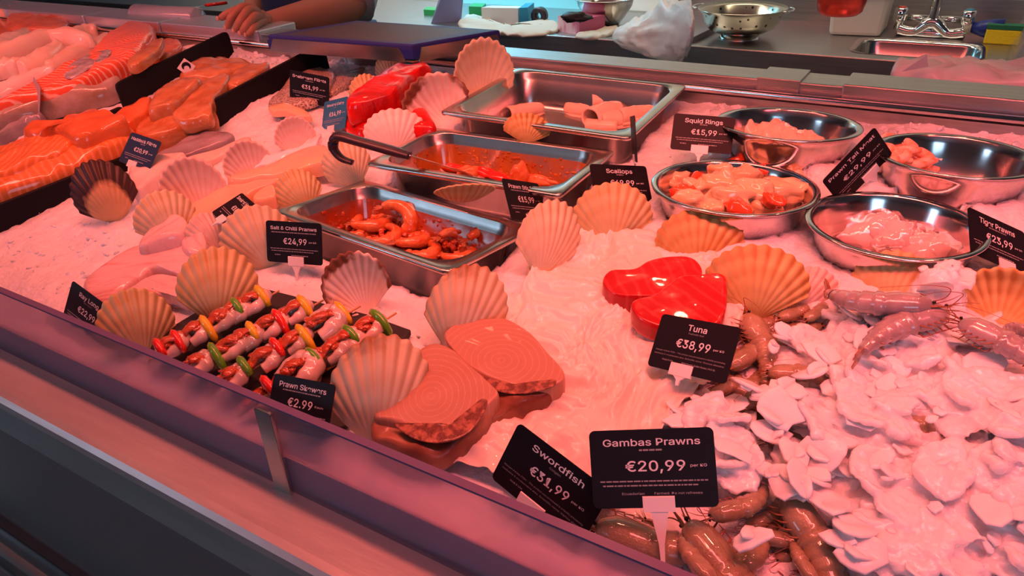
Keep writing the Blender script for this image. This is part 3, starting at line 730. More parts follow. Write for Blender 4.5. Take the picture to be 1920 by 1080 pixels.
shell(672, 352, 85, -18, 18, 0, 'cream', 'cream shell under the black spoon handle')
shell(582, 400, 78, -18, 20, 0, 'orange', 'tan shell touching the left corner of the front pan')
shell(486, 354, 82, -12, 25, 0, 'pink', 'pale pink shell behind the yellow smoked fillets, beside a white wrapper', False, .15)
shell(556, 298, 70, 8, 25, 0, 'pink', 'pale pink shell nearest the Smoked Coley sign', False, .15)
shell(388, 420, 112, -8, 28, 0, 'pink', 'large pink shell with fine ribs right of the Haddock sign', False, .15, -.01, .95)
shell(228, 420, 102, -12, 12, -8, 'dark', 'dark brown scallop shell leaning on the black board', True, .24, -.01, .9)
shell(322, 464, 90, 8, 15, 12, 'cream', 'pale shell leaning between the dark brown shell and the ray', True, .22, .0, 1.1)
shell(412, 482, 75, -6, 20, 20, 'pink', 'small rosy shell standing beside the Smoked Haddock sign', True, .2)
shell(512, 506, 112, -14, 15, 0, 'cream', 'broad cream shell partly behind the Salt & Chilli sign', True, .2, -.01, 1.1)
shell(410, 614, 130, 14, 22, 0, 'orange', 'tan shell standing behind the left end of the skewer slate')
shell(272, 674, 114, 4, 15, 0, 'orange', 'tan shell just behind the front screen right of the Ray Long sign')
shell(690, 598, 122, -10, 12, 0, 'striped', 'open ribbed shell in front of the front pan, at the tip of the skewers', False, .17, .0, .98)
shell(848, 668, 168, 22, 14, 0, 'spot', 'tall cream shell with one dark spot, behind the swordfish steaks', True, .2, -.01, .86)
shell(702, 836, 196, 15, 14, 0, 'spot', 'largest front shell, between the Prawn Skewers sign and the swordfish', True, .22, -.01, .9)
shell(1150, 464, 112, -4, 14, 0, 'orange', 'banded shell standing behind the greaseproof paper, right of the Stir Fry sign', True, .2, -.01, 1.25)
shell(1006, 524, 142, 26, 18, 20, 'cream', 'pale shell leaning on the paper at the right end of the front pan', True, .2, .0, .85)
shell(1308, 512, 108, -2, 18, 0, 'brown', 'amber ribbed shell directly below the scallop bowl', True, .2, -.01, 1.4)
shell(1412, 602, 126, -4, 24, 0, 'brown', 'wide amber shell to the right of the tuna steaks', True, .15, .0, 1.38)
shell(1480, 594, 94, 30, 20, 0, 'pink', 'narrow pinkish shell between the amber shell and the tiger prawns', True, .2)
shell(1662, 590, 100, 2, 24, 0, 'orange', 'shell arching behind the tiger prawns, below the tiger bowl', True, .2, .0, 1.3)
shell(1866, 630, 100, 2, 24, 0, 'brown', 'brown-banded shell at the right edge behind the long tiger prawn', False, .2, .0, 1.45)
shell(856, 368, 105, 16, -58, 0, 'orange', 'shell lying on edge between the middle and front pans', True, .16, .03)
shell(1278, 752, 40, 30, 20, 0, 'brown', 'small fragment of amber shell under the Tuna sign')

# ================================================================ black divider boards
def divider(ft, fb, bt, bb, label, name='divider_board', th=.008, z0=-.03):
    """upright board running from front to back: pixels of its front-bottom, front-top, back-top and back-bottom corners"""
    f0, b0 = P(*fb), P(*bb)
    def up(q, px, py):                      # point above q whose picture height matches
        d = Vector(q)-CAMP; lo, hi = 0, .2
        for _ in range(30):
            m = (lo+hi)/2
            if pix((q.x, q.y, q.z+m))[1] > py: lo = m
            else: hi = m
        return Vector((q.x, q.y, q.z+lo))
    f1, b1 = up(f0, *ft), up(b0, *bt)
    f1.x -= .012; b1.x -= .012
    f0 = f0+Vector((0, 0, z0)); b0 = b0+Vector((0, 0, z0))
    poly = [f0]+catmull([f1-(f1-f0)*.14, f1-(f1-f0)*.03+(b1-f1)*.01, f1+(b1-f1)*.05], 5)+catmull([b1+(f1-b1)*.05, b1-(b1-b0)*.03+(f1-b1)*.01, b1-(b1-b0)*.14], 5)+[b0]
    V, F = prism(poly, (-th, 0, 0))
    return tag(mk(name, V, F, m_black, smooth=False, auto=.002), label, 'divider board', 'black divider boards')
divider((219.5, 158), (238, 207), (420, 58), (445, 109), 'back left black divider board standing between white fish and smoked salmon')
divider((399, 192), (414, 238), (606, 80), (624, 138), 'back right black divider board standing left of the Seabream sign')
divider((-8, 396), (0, 442), (398, 228), (414, 240), 'low front black divider board along the salmon sides, behind the ice')
divider((100, 258), (105, 275), (225, 200), (240, 212), 'low dark divider board behind the lifted salmon fillet, below the brown fish')

# ================================================================ fish on the ice
def strip(name, spine, half, thick, mat, label, cat, group=None, h0=.0, n=26, seg=12, seed=0, taper=True, lift=None, zf=None, wig=.12):
    """a long fillet: pixel spine, half width in pixels (number or list), thickness in metres; flat below, domed above"""
    k = len(spine); hw = half if isinstance(half, (list, tuple)) else [half]*k
    lf = lift or [0]*k
    W = [(P(x, y, h0+l) if zf is None else onz(x, y, zf+h0+l)) for (x, y), l in zip(spine, lf)]
    ww = [a/FOC*(w-CAMP).length for a, w in zip(hw, W)]
    C_ = catmull(W, n); Q = catmull([(a, 0, 0) for a in ww], n)
    V, F, uv = [], [], []; Lc = 0
    for i, c in enumerate(C_):
        t = (C_[min(i+1, n-1)]-C_[max(i-1, 0)]); t.normalize(); s = t.cross(Vector((0, 0, 1))).normalized()
        if i: Lc += (C_[i]-C_[i-1]).length
        u = i/(n-1); e = min(1, u/.10, (1-u)/.10) if taper else 1; e = math.sin(e*math.pi/2)**.6 if e > 0 else .0
        w = max(.0006, Q[i].x*(.12+.88*e)); th = thick*(.25+.75*e)
        for j in range(seg):
            a = 2*math.pi*j/seg; x = math.cos(a); z = math.sin(a)
            z = (abs(z)**.8)*th if z > 0 else z*.12*th
            q = 1+wig*noise.noise(Vector((u*5+seed, x*1.2, seed*2.3)))
            V.append(c+s*(x*w*q)+Vector((0, 0, z*(1+wig*2*noise.noise(Vector((u*7, x*2+seed, 3)))))))
            uv.append((Lc, x*w))
    for i in range(n-1):
        for j in range(seg): F.append([i*seg+j, i*seg+(j+1) % seg, (i+1)*seg+(j+1) % seg, (i+1)*seg+j])
    F += [list(range(seg))[::-1], list(range((n-1)*seg, n*seg))]
    o = mk(name, V, F, mat, uv=uv)
    return tag(o, label, cat, group)
WF_, SF_, SM_ = 'white fish fillets at the back left', 'salmon sides on the left', 'smoked salmon fillets between the dividers'
# back left
slab('fish_loin', [(15, 50), (40, 32), (85, 27), (118, 33), (134, 52), (120, 66), (60, 70), (20, 66)], .0, .05, m_redfish, 'large reddish-brown fish loin at the far left back corner', 'fish', seed=1)
slab('fish_fillet', [(-20, 52), (20, 46), (42, 62), (50, 76), (20, 90), (-25, 100)], .0, .035, m_salmon_dark, 'orange fillet at the left edge in front of the red-brown loin', 'fish', seed=2)
strip('fish_tail', [(2, 36), (25, 30), (44, 18)], [7, 8, 6], .03, m_yellowfish, 'pale yellow fish tail piece at the far left back edge', 'fish', h0=.03)
strip('white_fillet', [(-20, 108), (40, 82), (90, 66), (125, 64)], [13, 14, 12, 8], .035, m_cod_skin, 'long white fillet with grey skin, rearmost of the white fillets', 'fish fillet', WF_, h0=.012, seed=3)
strip('white_fillet', [(-20, 132), (50, 98), (110, 82), (178, 88)], [14, 16, 16, 10], .04, m_cod, 'long smooth white fillet in front of the grey-skinned one', 'fish fillet', WF_, h0=.02, seed=4)
strip('white_fillet', [(125, 84), (155, 72), (188, 68)], [10, 12, 10], .035, m_cod, 'short white fillet at the back beside the ribbed salmon', 'fish fillet', WF_, h0=.01, seed=5)
strip('white_fillet', [(40, 148), (80, 128), (118, 104)], [22, 24, 12], .04, m_cod, 'plump white fillet in the middle of the white pile', 'fish fillet', WF_, h0=.008, seed=6)
strip('white_fillet', [(90, 142), (140, 110), (215, 80)], [14, 20, 14], .03, m_cod, 'white fillet lying under the silver-skinned salmon edge', 'fish fillet', WF_, h0=.0, seed=7)
strip('white_fillet', [(-20, 150), (20, 142), (46, 140)], [22, 20, 12], .04, m_cod, 'rounded white fillet at the left edge above the pale sign', 'fish fillet', WF_, h0=.012, seed=8)
strip('white_fillet', [(-20, 196), (30, 176), (80, 156), (112, 150)], [18, 20, 16, 8], .035, m_white_flesh, 'front white fillet at the left edge behind the pale sign', 'fish fillet', WF_, h0=.0, seed=9)
strip('fish_trimming', [(120, 68), (150, 62), (200, 52)], [5, 6, 4], .02, m_cod_skin, 'thin brown fish trimming at the back beside the rail', 'fish', h0=.02, seed=10)
slab('salmon_fillet', [(-10, 222), (60, 196), (112, 160), (146, 140), (198, 104), (232, 68), (262, 58), (288, 62), (296, 78), (284, 94), (266, 118), (238, 134), (198, 154), (150, 178), (95, 194), (40, 208)], .012, .05, m_salmon_rib, 'bright red salmon side with white rib lines left of the back divider', 'fish fillet', SF_, seed=11, n=80)
slab('salmon_skin_fold', [(118, 142), (140, 116), (178, 100), (208, 94), (198, 112), (168, 128), (140, 146)], .060, .006, m_silver, 'silver scaled skin fold beside the ribbed salmon side', 'fish', seed=12)
slab('salmon_belly', [(240, 128), (262, 104), (285, 88), (308, 80), (304, 96), (286, 112), (258, 130)], .05, .02, m_smoked, 'salmon belly flap on the right of the ribbed salmon side', 'fish fillet', SF_, seed=13)
slab('salmon_piece', [(285, 102), (300, 86), (330, 84), (345, 96), (318, 116), (292, 120)], .01, .03, m_salmon_dark, 'orange salmon piece against the back left divider', 'fish fillet', SF_, seed=14)
# whole fish
strip('whole_fish', [(-8, 262), (25, 246), (75, 226), (140, 208), (200, 194), (238, 176)], [5, 8, 15, 17, 17, 12], .045, m_brownfish, 'glossy brown whole fish lying beside the back left divider', 'fish', h0=.004, seed=15)
strip('whole_fish', [(-2, 284), (25, 262), (60, 244), (90, 240)], [4, 8, 12, 10], .03, m_greyfish, 'grey fish tail end at the left edge, beneath the brown fish', 'fish', h0=.0, seed=16)
strip('whole_fish', [(122, 206), (150, 188), (185, 168), (206, 158)], [3, 12, 14, 8], .03, m_greyfish, 'slim grey fish between the ribbed salmon and the brown fish', 'fish', h0=.012, seed=17)
# salmon sides in front of the dividers
slab('salmon_fillet', [(-20, 352), (50, 322), (120, 288), (178, 266), (238, 254), (258, 260), (228, 286), (188, 304), (128, 331), (68, 357), (-20, 385)], .012, .04, m_salmon, 'long orange salmon side at the front, along the low black board', 'fish fillet', SF_, seed=18, n=72)
slab('salmon_fillet', [(-20, 306), (50, 274), (108, 264), (144, 282), (128, 302), (70, 324), (-20, 350)], .022, .04, m_salmon, 'orange salmon side at the left edge with its end turned up', 'fish fillet', SF_, seed=19)
slab('salmon_fillet', [(48, 266), (68, 250), (112, 254), (140, 236), (178, 224), (222, 232), (244, 244), (206, 262), (152, 282), (108, 264), (80, 272)], .03, .045, m_salmon_dark, 'arched deep-orange salmon fillet resting across the salmon sides', 'fish fillet', SF_, seed=20, n=72)
slab('salmon_piece', [(216, 238), (240, 220), (268, 204), (290, 198), (284, 220), (262, 238), (236, 250)], .015, .04, m_salmon_dark, 'shiny orange salmon end behind the Haddock sign', 'fish fillet', SF_, seed=21)
# smoked salmon
slab('smoked_fillet', [(337, 150), (356, 128), (388, 117), (430, 119), (460, 122), (480, 133), (442, 142), (406, 151), (362, 155)], .008, .028, m_smoked, 'rearmost smoked salmon fillet beside the emblem tag', 'smoked fillet', SM_, seed=22)
slab('smoked_fillet', [(424, 168), (442, 146), (474, 133), (508, 131), (486, 150), (448, 172)], .012, .028, m_smoked, 'smoked salmon fillet tucked along the back right divider', 'smoked fillet', SM_, seed=23)
slab('smoked_fillet', [(324, 232), (336, 200), (364, 170), (404, 156), (432, 150), (424, 170), (404, 200), (400, 226), (378, 233), (352, 240)], .022, .028, m_smoked, 'broad smoked salmon fillet with pale lower end, on top of the heap', 'smoked fillet', SM_, seed=24)
slab('smoked_fillet', [(280, 220), (290, 194), (313, 174), (347, 159), (381, 163), (360, 184), (330, 212), (304, 220)], .028, .035, m_smoked, 'folded smoked salmon fillet leaning left with pale pink end', 'smoked fillet', SM_, seed=25)
slab('smoked_fillet', [(255, 256), (278, 236), (326, 216), (362, 234), (382, 232), (410, 226), (360, 248), (300, 272), (266, 272)], .004, .035, m_smoked, 'lowest smoked salmon fillet next to the low black board', 'smoked fillet', SM_, seed=26)
# right of the dividers
slab('seabream_fillet', [(503, 200), (524, 174), (543, 150), (566, 128), (626, 138), (618, 170), (592, 196), (552, 204), (520, 216)], .006, .015, m_scale, 'scaly-skinned seabream fillet behind the Seabream sign', 'fish fillet', 'seabream fillets', seed=27)
slab('seabream_fillet', [(505, 205), (530, 198), (560, 206), (585, 222), (560, 222), (534, 214), (512, 214)], .014, .012, m_yellowfish, 'curled seabream fillet edge below the Seabream sign', 'fish fillet', 'seabream fillets', seed=28)
slab('seabream_fillet', [(608, 168), (628, 148), (656, 136), (684, 130), (672, 148), (640, 170), (620, 178)], .0, .012, m_scale, 'pale seabream fillet with a dark line, right of the Seabream sign', 'fish fillet', 'seabream fillets', seed=29)
slab('mullet_fillet', [(292, 300), (320, 282), (350, 264), (386, 250), (428, 254), (440, 262), (410, 276), (370, 290), (326, 302)], .003, .016, m_greyfish, 'dark-skinned fish fillet along the low black board', 'fish fillet', seed=30)
slab('haddock_fillet', [(244, 344), (250, 322), (284, 308), (334, 300), (352, 302), (322, 326), (294, 348), (270, 368), (254, 368)], .004, .03, m_white_flesh, 'pale haddock fillet below the Haddock sign', 'fish fillet', 'haddock fillets', seed=31)
slab('haddock_fillet', [(320, 322), (360, 300), (420, 280), (470, 262), (455, 282), (400, 306), (350, 330)], .0, .014, m_white_flesh, 'thin white haddock fillet lying behind the large pink shell', 'fish fillet', 'haddock fillets', seed=32)
YF = 'yellow smoked haddock fillets'
slab('smoked_haddock_fillet', [(428, 348), (454, 334), (484, 329), (518, 312), (566, 292), (614, 282), (624, 312), (580, 324), (532, 338), (486, 345), (450, 352)], .012, .022, m_yellowfish, 'upper yellow smoked haddock fillet beside the white wrapper', 'fish fillet', YF, seed=33)
slab('smoked_haddock_fillet', [(346, 408), (396, 375), (450, 346), (494, 341), (532, 343), (518, 356), (468, 377), (420, 410), (374, 438), (354, 426)], .004, .024, m_yellowfish, 'lower yellow smoked haddock fillet running behind the Smoked Haddock sign', 'fish fillet', YF, seed=34)
slab('smoked_haddock_fillet', [(476, 382), (493, 365), (515, 357), (520, 380), (486, 388)], .008, .02, m_yellowfish, 'small yellow smoked haddock end by the tan shell', 'fish fillet', YF, seed=35)
m_film = M('white_wrapper', (.88, .84, .86), .25, coat=.5, bump=.6, bscale=40)
slab('plastic_wrapper', [(478, 326), (505, 300), (545, 284), (580, 268), (604, 256), (592, 282), (556, 298), (514, 314)], .012, .012, m_film, 'crinkled white plastic wrapper between two pale pink shells', 'wrapper', seed=36, amp=.9)
# ray
RY = 'ray pieces at the left front'
slab('ray_piece', [(158, 536), (196, 508), (236, 480), (300, 458), (352, 455), (388, 470), (404, 490), (366, 528), (300, 516), (272, 528), (204, 574), (170, 564)], .004, .022, m_ray, 'broad ribbed pink ray wing in the middle of the ray', 'fish', RY, seed=37, n=64)
slab('ray_piece', [(262, 472), (282, 442), (328, 418), (353, 424), (350, 446), (314, 462)], .02, .026, m_ray, 'thick rolled pink ray end on top, behind the ray wing', 'fish', RY, seed=38)
slab('ray_piece', [(342, 472), (350, 446), (378, 444), (390, 464), (384, 486), (358, 488)], .012, .022, m_ray, 'small pink ray lump beside the rosy shell', 'fish', RY, seed=39)
slab('ray_piece', [(192, 582), (240, 552), (286, 524), (322, 522), (364, 534), (356, 572), (322, 562), (262, 568), (225, 590)], .008, .018, m_ray, 'lower pink ray strip behind the front tan shell', 'fish', RY, seed=40)
# red smoked coley
RC = 'red smoked coley'
slab('smoked_coley', [(640, 230), (664, 212), (700, 200), (738, 186), (764, 176), (790, 200), (812, 232), (815, 248), (760, 256), (700, 262), (664, 258)], .0, .03, m_coley, 'lower bright red smoked coley fillet', 'fish fillet', RC, seed=41)
slab('smoked_coley', [(652, 204), (672, 188), (700, 168), (728, 148), (760, 137), (794, 134), (812, 143), (780, 156), (764, 174), (748, 189), (726, 199), (684, 212), (656, 218)], .03, .04, m_coley, 'upper bright red smoked coley fillet with a paler tail end', 'fish fillet', RC, seed=42)
slab('smoked_coley', [(830, 158), (846, 150), (868, 150), (866, 166), (840, 170)], .02, .02, m_coley, 'small red smoked coley piece between two upright shells at the back', 'fish fillet', RC, seed=43)

# ================================================================ greaseproof paper, tuna, swordfish
def sheet(name, outline, mat, label, cat, h0, amp, facet, seed=0, rings=46, n=150, edge=.0):
    W = catmull([P(x, y, .005) for x, y in outline], n, True); c = sum(W, Vector())/n; V, F = [], []
    rnd = random.Random(seed)
    for r in range(rings+1):
        s = r/rings
        for k in range(n):
            q = c.lerp(W[k], max(s, .01)); x, y = q.x, q.y
            rg = 0.0
            for fq, am in ((facet*.5, .36), (facet, .32), (facet*2.3, .24), (facet*5, .10)):
                w_ = nz(x+.1*nz(x, y, 7, 12), y, seed+fq, fq); rg += am*(1-2.4*abs(w_))
            z = amp*rg
            z += edge*max(0, (s-.9)/.1)**2*(.5+.5*nz(x, y, 2, 18))
            V.append(Vector((x, y, bed(x, y)+h0+z)))
    for r in range(rings):
        for k in range(n): F.append([r*n+k, r*n+(k+1) % n, (r+1)*n+(k+1) % n, (r+1)*n+k])
    F.append(list(range(n)))
    o = mk(name, V, F, mat, smooth=True)
    sd = o.modifiers.new('thickness', 'SOLIDIFY'); sd.thickness = .0006
    return tag(o, label, cat)
sheet('greaseproof_paper', [(1000, 520), (1030, 480), (1085, 436), (1140, 446), (1230, 462), (1310, 490), (1384, 526), (1392, 600), (1360, 690), (1330, 730), (1262, 790), (1200, 900), (1105, 985), (1000, 950), (900, 895), (815, 880), (770, 850), (900, 800), (870, 690), (905, 610), (970, 565)], m_paper, 'crumpled white greaseproof paper spread under the swordfish and tuna', 'paper', .006, .018, 26, 5, edge=.006, rings=80, n=240)
slab('paper_fold', [(1302, 502), (1320, 500), (1378, 520), (1362, 532), (1318, 526)], .022, .006, m_paper, 'white paper corner folded up behind the tuna steaks', 'paper', seed=3, amp=.8)
TU = 'tuna steaks'
slab('tuna_steak', [(1129, 546), (1144, 526), (1188, 522), (1215, 505), (1250, 498), (1300, 502), (1316, 527), (1296, 556), (1250, 568), (1192, 574), (1152, 568)], .012, .022, m_tuna, 'dark red tuna steak at the back with a narrow left end', 'fish steak', TU, seed=44, flat=True, amp=.08)
slab('tuna_steak', [(1183, 583), (1224, 570), (1250, 552), (1282, 533), (1350, 532), (1362, 556), (1357, 606), (1330, 632), (1250, 632), (1196, 613)], .022, .022, m_tuna, 'dark red tuna steak in front, partly behind the Tuna sign', 'fish steak', TU, seed=45, flat=True, amp=.08)
def sword_mat():
    m = bpy.data.materials.new('swordfish_flesh'); m.use_nodes = True; nt = m.node_tree; n = nt.nodes; L = nt.links
    b = n['Principled BSDF']; b.inputs['Roughness'].default_value = .34; b.inputs['Coat Weight'].default_value = .2
    tc = n.new('ShaderNodeTexCoord'); mp = n.new('ShaderNodeMapping'); mp.inputs['Location'].default_value = (0, -.012, 0); mp.inputs['Scale'].default_value = (1, 1.25, 1); L.new(tc.outputs['UV'], mp.inputs[0])
    w = n.new('ShaderNodeTexWave'); w.wave_type = 'RINGS'; w.rings_direction = 'Z'; w.inputs['Scale'].default_value = 42; w.inputs['Distortion'].default_value = 1.6; w.inputs['Detail'].default_value = 2; w.inputs['Detail Scale'].default_value = 12; L.new(mp.outputs[0], w.inputs['Vector'])
    r = n.new('ShaderNodeMapRange'); r.inputs[1].default_value = .9; r.inputs[2].default_value = 1; L.new(w.outputs['Fac'], r.inputs[0])
    no = n.new('ShaderNodeTexNoise'); no.inputs['Scale'].default_value = 14; L.new(tc.outputs['UV'], no.inputs['Vector'])
    mu = n.new('ShaderNodeMath'); mu.operation = 'MULTIPLY'; L.new(r.outputs[0], mu.inputs[0]); L.new(no.outputs['Fac'], mu.inputs[1])
    mx = n.new('ShaderNodeMix'); mx.data_type = 'RGBA'; L.new(mu.outputs[0], mx.inputs[0]); mx.inputs[6].default_value = (.46, .23, .15, 1); mx.inputs[7].default_value = (.62, .36, .26, 1)
    L.new(mx.outputs[2], b.inputs['Base Color']); return m
m_sword = sword_mat()
m_blood = M('bloodline', (.16, .035, .018), .35, coat=.4, bump=.8, bscale=180, col2=(.42, .15, .08), vscale=130, vmin=.45, vmax=.62)
m_belly = M('swordfish_skin_edge', (.42, .2, .11), .35, coat=.3, bump=.4, bscale=80, col2=(.2, .06, .03), vscale=26)
def sword(outline, label, seed, blood, h0, thick, low):
    o = slab('swordfish_steak', outline, h0, thick, m_sword, label, 'fish steak', 'swordfish steaks', seed=seed, n=72, amp=.05, flat=True)
    V, F, uv = slabv(blood, h0+thick*.99, .0014, seed=seed, n=48, amp=.5)
    mk('bloodline', V, F, m_blood, o, uv=uv)
    V, F, uv = slabv(low, h0-.003, thick*.8, seed=seed+3, n=56, amp=.3)
    mk('skin_edge', V, F, m_belly, o, uv=uv)
sword([(834, 650), (868, 622), (943, 616), (990, 640), (1029, 682), (1058, 716), (1052, 738), (1008, 748), (950, 740), (900, 720), (868, 696)], 'swordfish steak at the back right, its far edge on the paper', 46,
      [(878, 700), (920, 716), (970, 724), (1014, 718), (1042, 712), (1034, 726), (985, 738), (935, 734), (896, 718)], .012, .026,
      [(866, 690), (905, 722), (960, 745), (1010, 742), (1050, 734), (1036, 752), (1008, 768), (964, 782), (914, 797), (880, 776)])
sword([(704, 800), (734, 752), (793, 674), (842, 671), (884, 706), (934, 752), (930, 772), (900, 796), (860, 826), (800, 834), (740, 812)], 'swordfish steak at the front left, touching the largest front shell', 47,
      [(738, 794), (784, 812), (826, 818), (862, 802), (888, 770), (904, 748), (914, 754), (902, 784), (872, 816), (826, 831), (776, 823)], .016, .028,
      [(702, 806), (745, 815), (800, 836), (862, 828), (902, 798), (932, 772), (912, 804), (868, 846), (812, 873), (734, 850), (700, 834)])

# ================================================================ prawn skewers on slate
q = [P(x, y, .0) for x, y in ((285, 668), (300, 640), (446, 553), (482, 549), (690, 602), (772, 632), (650, 812), (600, 830))]
for v in q: v.y = max(v.y, .362)
zc = max(v.z for v in q)-.006
V, F = prism([Vector((v.x, v.y, bed(v.x, v.y)+.003)) for v in q], (0, 0, .007))
tag(mk('slate_board', V, F, m_slate, smooth=False, auto=.001), 'black slate board under the prawn skewers', 'slate board')
def crescent(c, ax, rad, thick, up, mat, name, parent, arc=150, tw=1.0):
    """a bent strip of pepper wrapped on the stick"""
    ax = Vector(ax).normalized(); s = ax.cross(Vector((0, 0, 1))).normalized(); w = s.cross(ax)
    pts = []
    for i in range(9):
        a = R(-arc/2+arc*i/8+90+up); pts.append(Vector(c)+s*(math.cos(a)*rad)+w*(math.sin(a)*rad*tw)-w*rad*.45)
    V, F = tube(pts, [thick*.75, thick, thick*1.1, thick*1.15, thick*1.2, thick*1.15, thick*1.1, thick, thick*.75], 8, up=ax, flat=.5)
    return mk(name, V, F, mat, parent)
def curled(c, ax, side, L, r, mat, name, parent, seed=0):
    """a peeled prawn curled round the stick"""
    ax = Vector(ax).normalized(); s = ax.cross(Vector((0, 0, 1))).normalized()*side; w = Vector((0, 0, 1)); rnd = random.Random(seed)
    pts, rr = [], []
    for i in range(13):
        u = i/12; a = R(-110+235*u)
        pts.append(Vector(c)+ax*(math.cos(a)*L*.5)+s*(math.sin(a)*L*.36)+w*(.35*r*math.sin(u*3.1)))
        rr.append(r*(.55+.45*math.sin(min(1, u*1.5)*math.pi*.5))*(1-.55*u**2)*(1+.07*math.cos(u*6*6.28)))
    V, F = tube(pts, rr, 10, n=34)
    return mk(name, V, F, mat, parent)
def skewer(label, a, b, items, h=.028, tip=None):
    A, B = P(*a, h), P(*b, h); 
    t = thing('prawn_skewer', label, 'skewer', (A.x, A.y, bed(A.x, A.y)), 'prawn skewers on the slate')
    ax = (B-A).normalized()
    mk('stick', *tube([A-ax*.012, (A+B)/2, B+ax*.02], [.0012, .0015, .0012], 6), m_stick, t)
    sa, sr = [], []
    for i, (k, u, sd) in enumerate(items):
        c = A.lerp(B, u); rnd = random.Random(i*7+int(a[0]))
        if k == 'p': curled(c, ax, sd, .030+.005*rnd.random(), .0112, m_prawn_raw, 'prawn', t, i)
        if k == 'P': curled(c, ax, sd, .044, .0155, m_prawn_raw, 'prawn', t, i)
        if k in 'gyr': crescent(c, ax, .0155, .0098, sd*22, {'g': m_pepper_g, 'y': m_pepper_y, 'r': m_pepper_r}[k], {'g': 'green_pepper', 'y': 'yellow_pepper', 'r': 'red_pepper'}[k], t)
        if k in 'pP':
            ch = .010 if k == 'p' else .015
            s = ax.cross(Vector((0, 0, 1))).normalized()
            for j in range(4):
                sa.append(blob(c+ax*rnd.uniform(-.012, .012)+s*rnd.uniform(-.005, .005)+Vector((0, 0, ch)), rnd.uniform(.006, .011), rnd.uniform(.0045, .007), .0038, rnd.random()*3, i*9+j, .3, 12, 7))
    s = ax.cross(Vector((0, 0, 1))).normalized(); rb, rw = [], []
    for j in range(40):
        u = .04+.9*j/39; big = max([0]+[1-abs(u-uu)/.1 for kk, uu, d_ in items if kk in 'pP']); hh = .006+(.008 if not any(kk == 'P' and abs(u-uu) < .1 for kk, uu, d_ in items) else .012)*min(1, big*1.6)
        rb.append(A.lerp(B, u)+s*(.006*nz(u*9, label.__len__(), 1, 1))+Vector((0, 0, hh))); rw.append(.0055+.004*nz(u*14, 3, label.__len__()*.37, 1)+.002)
    mk('sauce', *join(*sa, tube(rb, rw, 10, up=(0, 0, 1), flat=.42)), m_sauce, t)
skewer('first prawn skewer at the left, yellow pepper at its far end', (296, 668), (496, 560), [('r', .05, 1), ('p', .12, 1), ('r', .2, 0), ('p', .33, -1), ('y', .46, -1), ('p', .57, 1), ('p', .7, -1), ('g', .76, 1), ('p', .87, 1), ('y', .99, 0)])
skewer('second prawn skewer, green pepper near its front and yellow at its far end', (350, 700), (578, 578), [('p', .06, 1), ('g', .24, -1), ('p', .34, 1), ('p', .47, -1), ('y', .55, 1), ('p', .66, 1), ('r', .76, -1), ('p', .88, 1), ('y', .98, 0)])
skewer('third prawn skewer with one very large prawn near its far end', (412, 728), (648, 590), [('p', .07, 1), ('g', .21, 1), ('p', .34, -1), ('r', .46, 1), ('p', .57, 1), ('y', .66, -1), ('P', .8, -1), ('y', .98, 0)])
skewer('fourth prawn skewer at the right ending in green pepper', (498, 742), (716, 604), [('r', .05, 1), ('P', .24, -1), ('g', .42, 1), ('p', .56, 1), ('p', .66, -1), ('g', .74, 1), ('p', .86, 1), ('g', .98, -1)], .03)
skewer('front prawn skewer mostly hidden behind the Prawn Skewers sign', (468, 768), (620, 690), [('p', .12, 1), ('p', .3, -1), ('r', .4, 1), ('p', .6, -1), ('g', .8, 1)], .012)

# ================================================================ contents of the pans
def piece(name, key, px, py, rx, ry, rz, yaw, mat, label, cat, group, h=0, seed=0, amp=.22, flatb=.35):
    c = pan_pt(key, px, py, h+rz*.7)
    V, F = blob(c, rx, ry, rz, R(yaw), seed, amp, 18, 12, flatb)
    return tag(mk(name, V, F, mat), label, cat, group)
SQ = 'squid pieces in the back pan'
def rolled(px, py, L, r, yaw, h, label, seed):
    L *= 1.2; r *= 1.3; c = pan_pt('squid', px, py, h+r*.8); d = Vector((math.cos(R(yaw)), math.sin(R(yaw)), 0)); s = Vector((-d.y, d.x, 0))
    V, F = [], []; n, m = 12, 20
    for i in range(n+1):
        u = i/n-.5
        for k in range(m):
            a = R(-150+430*k/(m-1)); rr = r*(1-.38*k/(m-1))*(1+.14*nz(u*3, k*.2, seed, 2))*(1-.3*max(0, u)**2*4)
            V.append(c+d*(u*L)+s*(math.cos(a)*rr)+Vector((0, 0, math.sin(a)*rr*.8)))
    for i in range(n):
        for k in range(m-1): F.append([i*m+k, i*m+k+1, (i+1)*m+k+1, (i+1)*m+k])
    o = mk('squid_piece', V, F, m_squid); sd = o.modifiers.new('thickness', 'SOLIDIFY'); sd.thickness = .004; sd.offset = 0
    return tag(o, label, 'squid', SQ)
rolled(985, 208, .055, .014, 55, .0, 'rolled pale squid piece at the left of the back pan', 1)
rolled(1085, 206, .04, .013, -10, .0, 'curled squid piece alone in the middle of the back pan', 2)
rolled(1138, 188, .045, .016, 30, .014, 'squid roll at the back left of the squid heap', 3)
rolled(1180, 184, .05, .016, 60, .014, 'squid roll at the back of the squid heap', 4)
rolled(1222, 192, .05, .016, 70, .008, 'squid roll at the right end of the squid heap', 5)
rolled(1134, 212, .06, .019, 75, .004, 'plump squid roll at the left of the squid heap', 6)
rolled(1165, 222, .06, .016, 40, .002, 'squid roll lying at the front of the squid heap', 7)
rolled(1195, 214, .055, .015, 50, .008, 'squid roll in the middle of the squid heap', 8)
rolled(1215, 226, .04, .013, 35, .0, 'short squid roll at the front right of the squid heap', 9)
rolled(1128, 236, .045, .011, 15, .0, 'flat squid scrap at the front edge of the squid heap', 10)
piece('chilli_chunk', 'squid', 1020, 198, .018, .014, .013, 40, m_sauce, 'red sauce-covered chunk in the back pan', 'fish chunk', None, .0, 3)
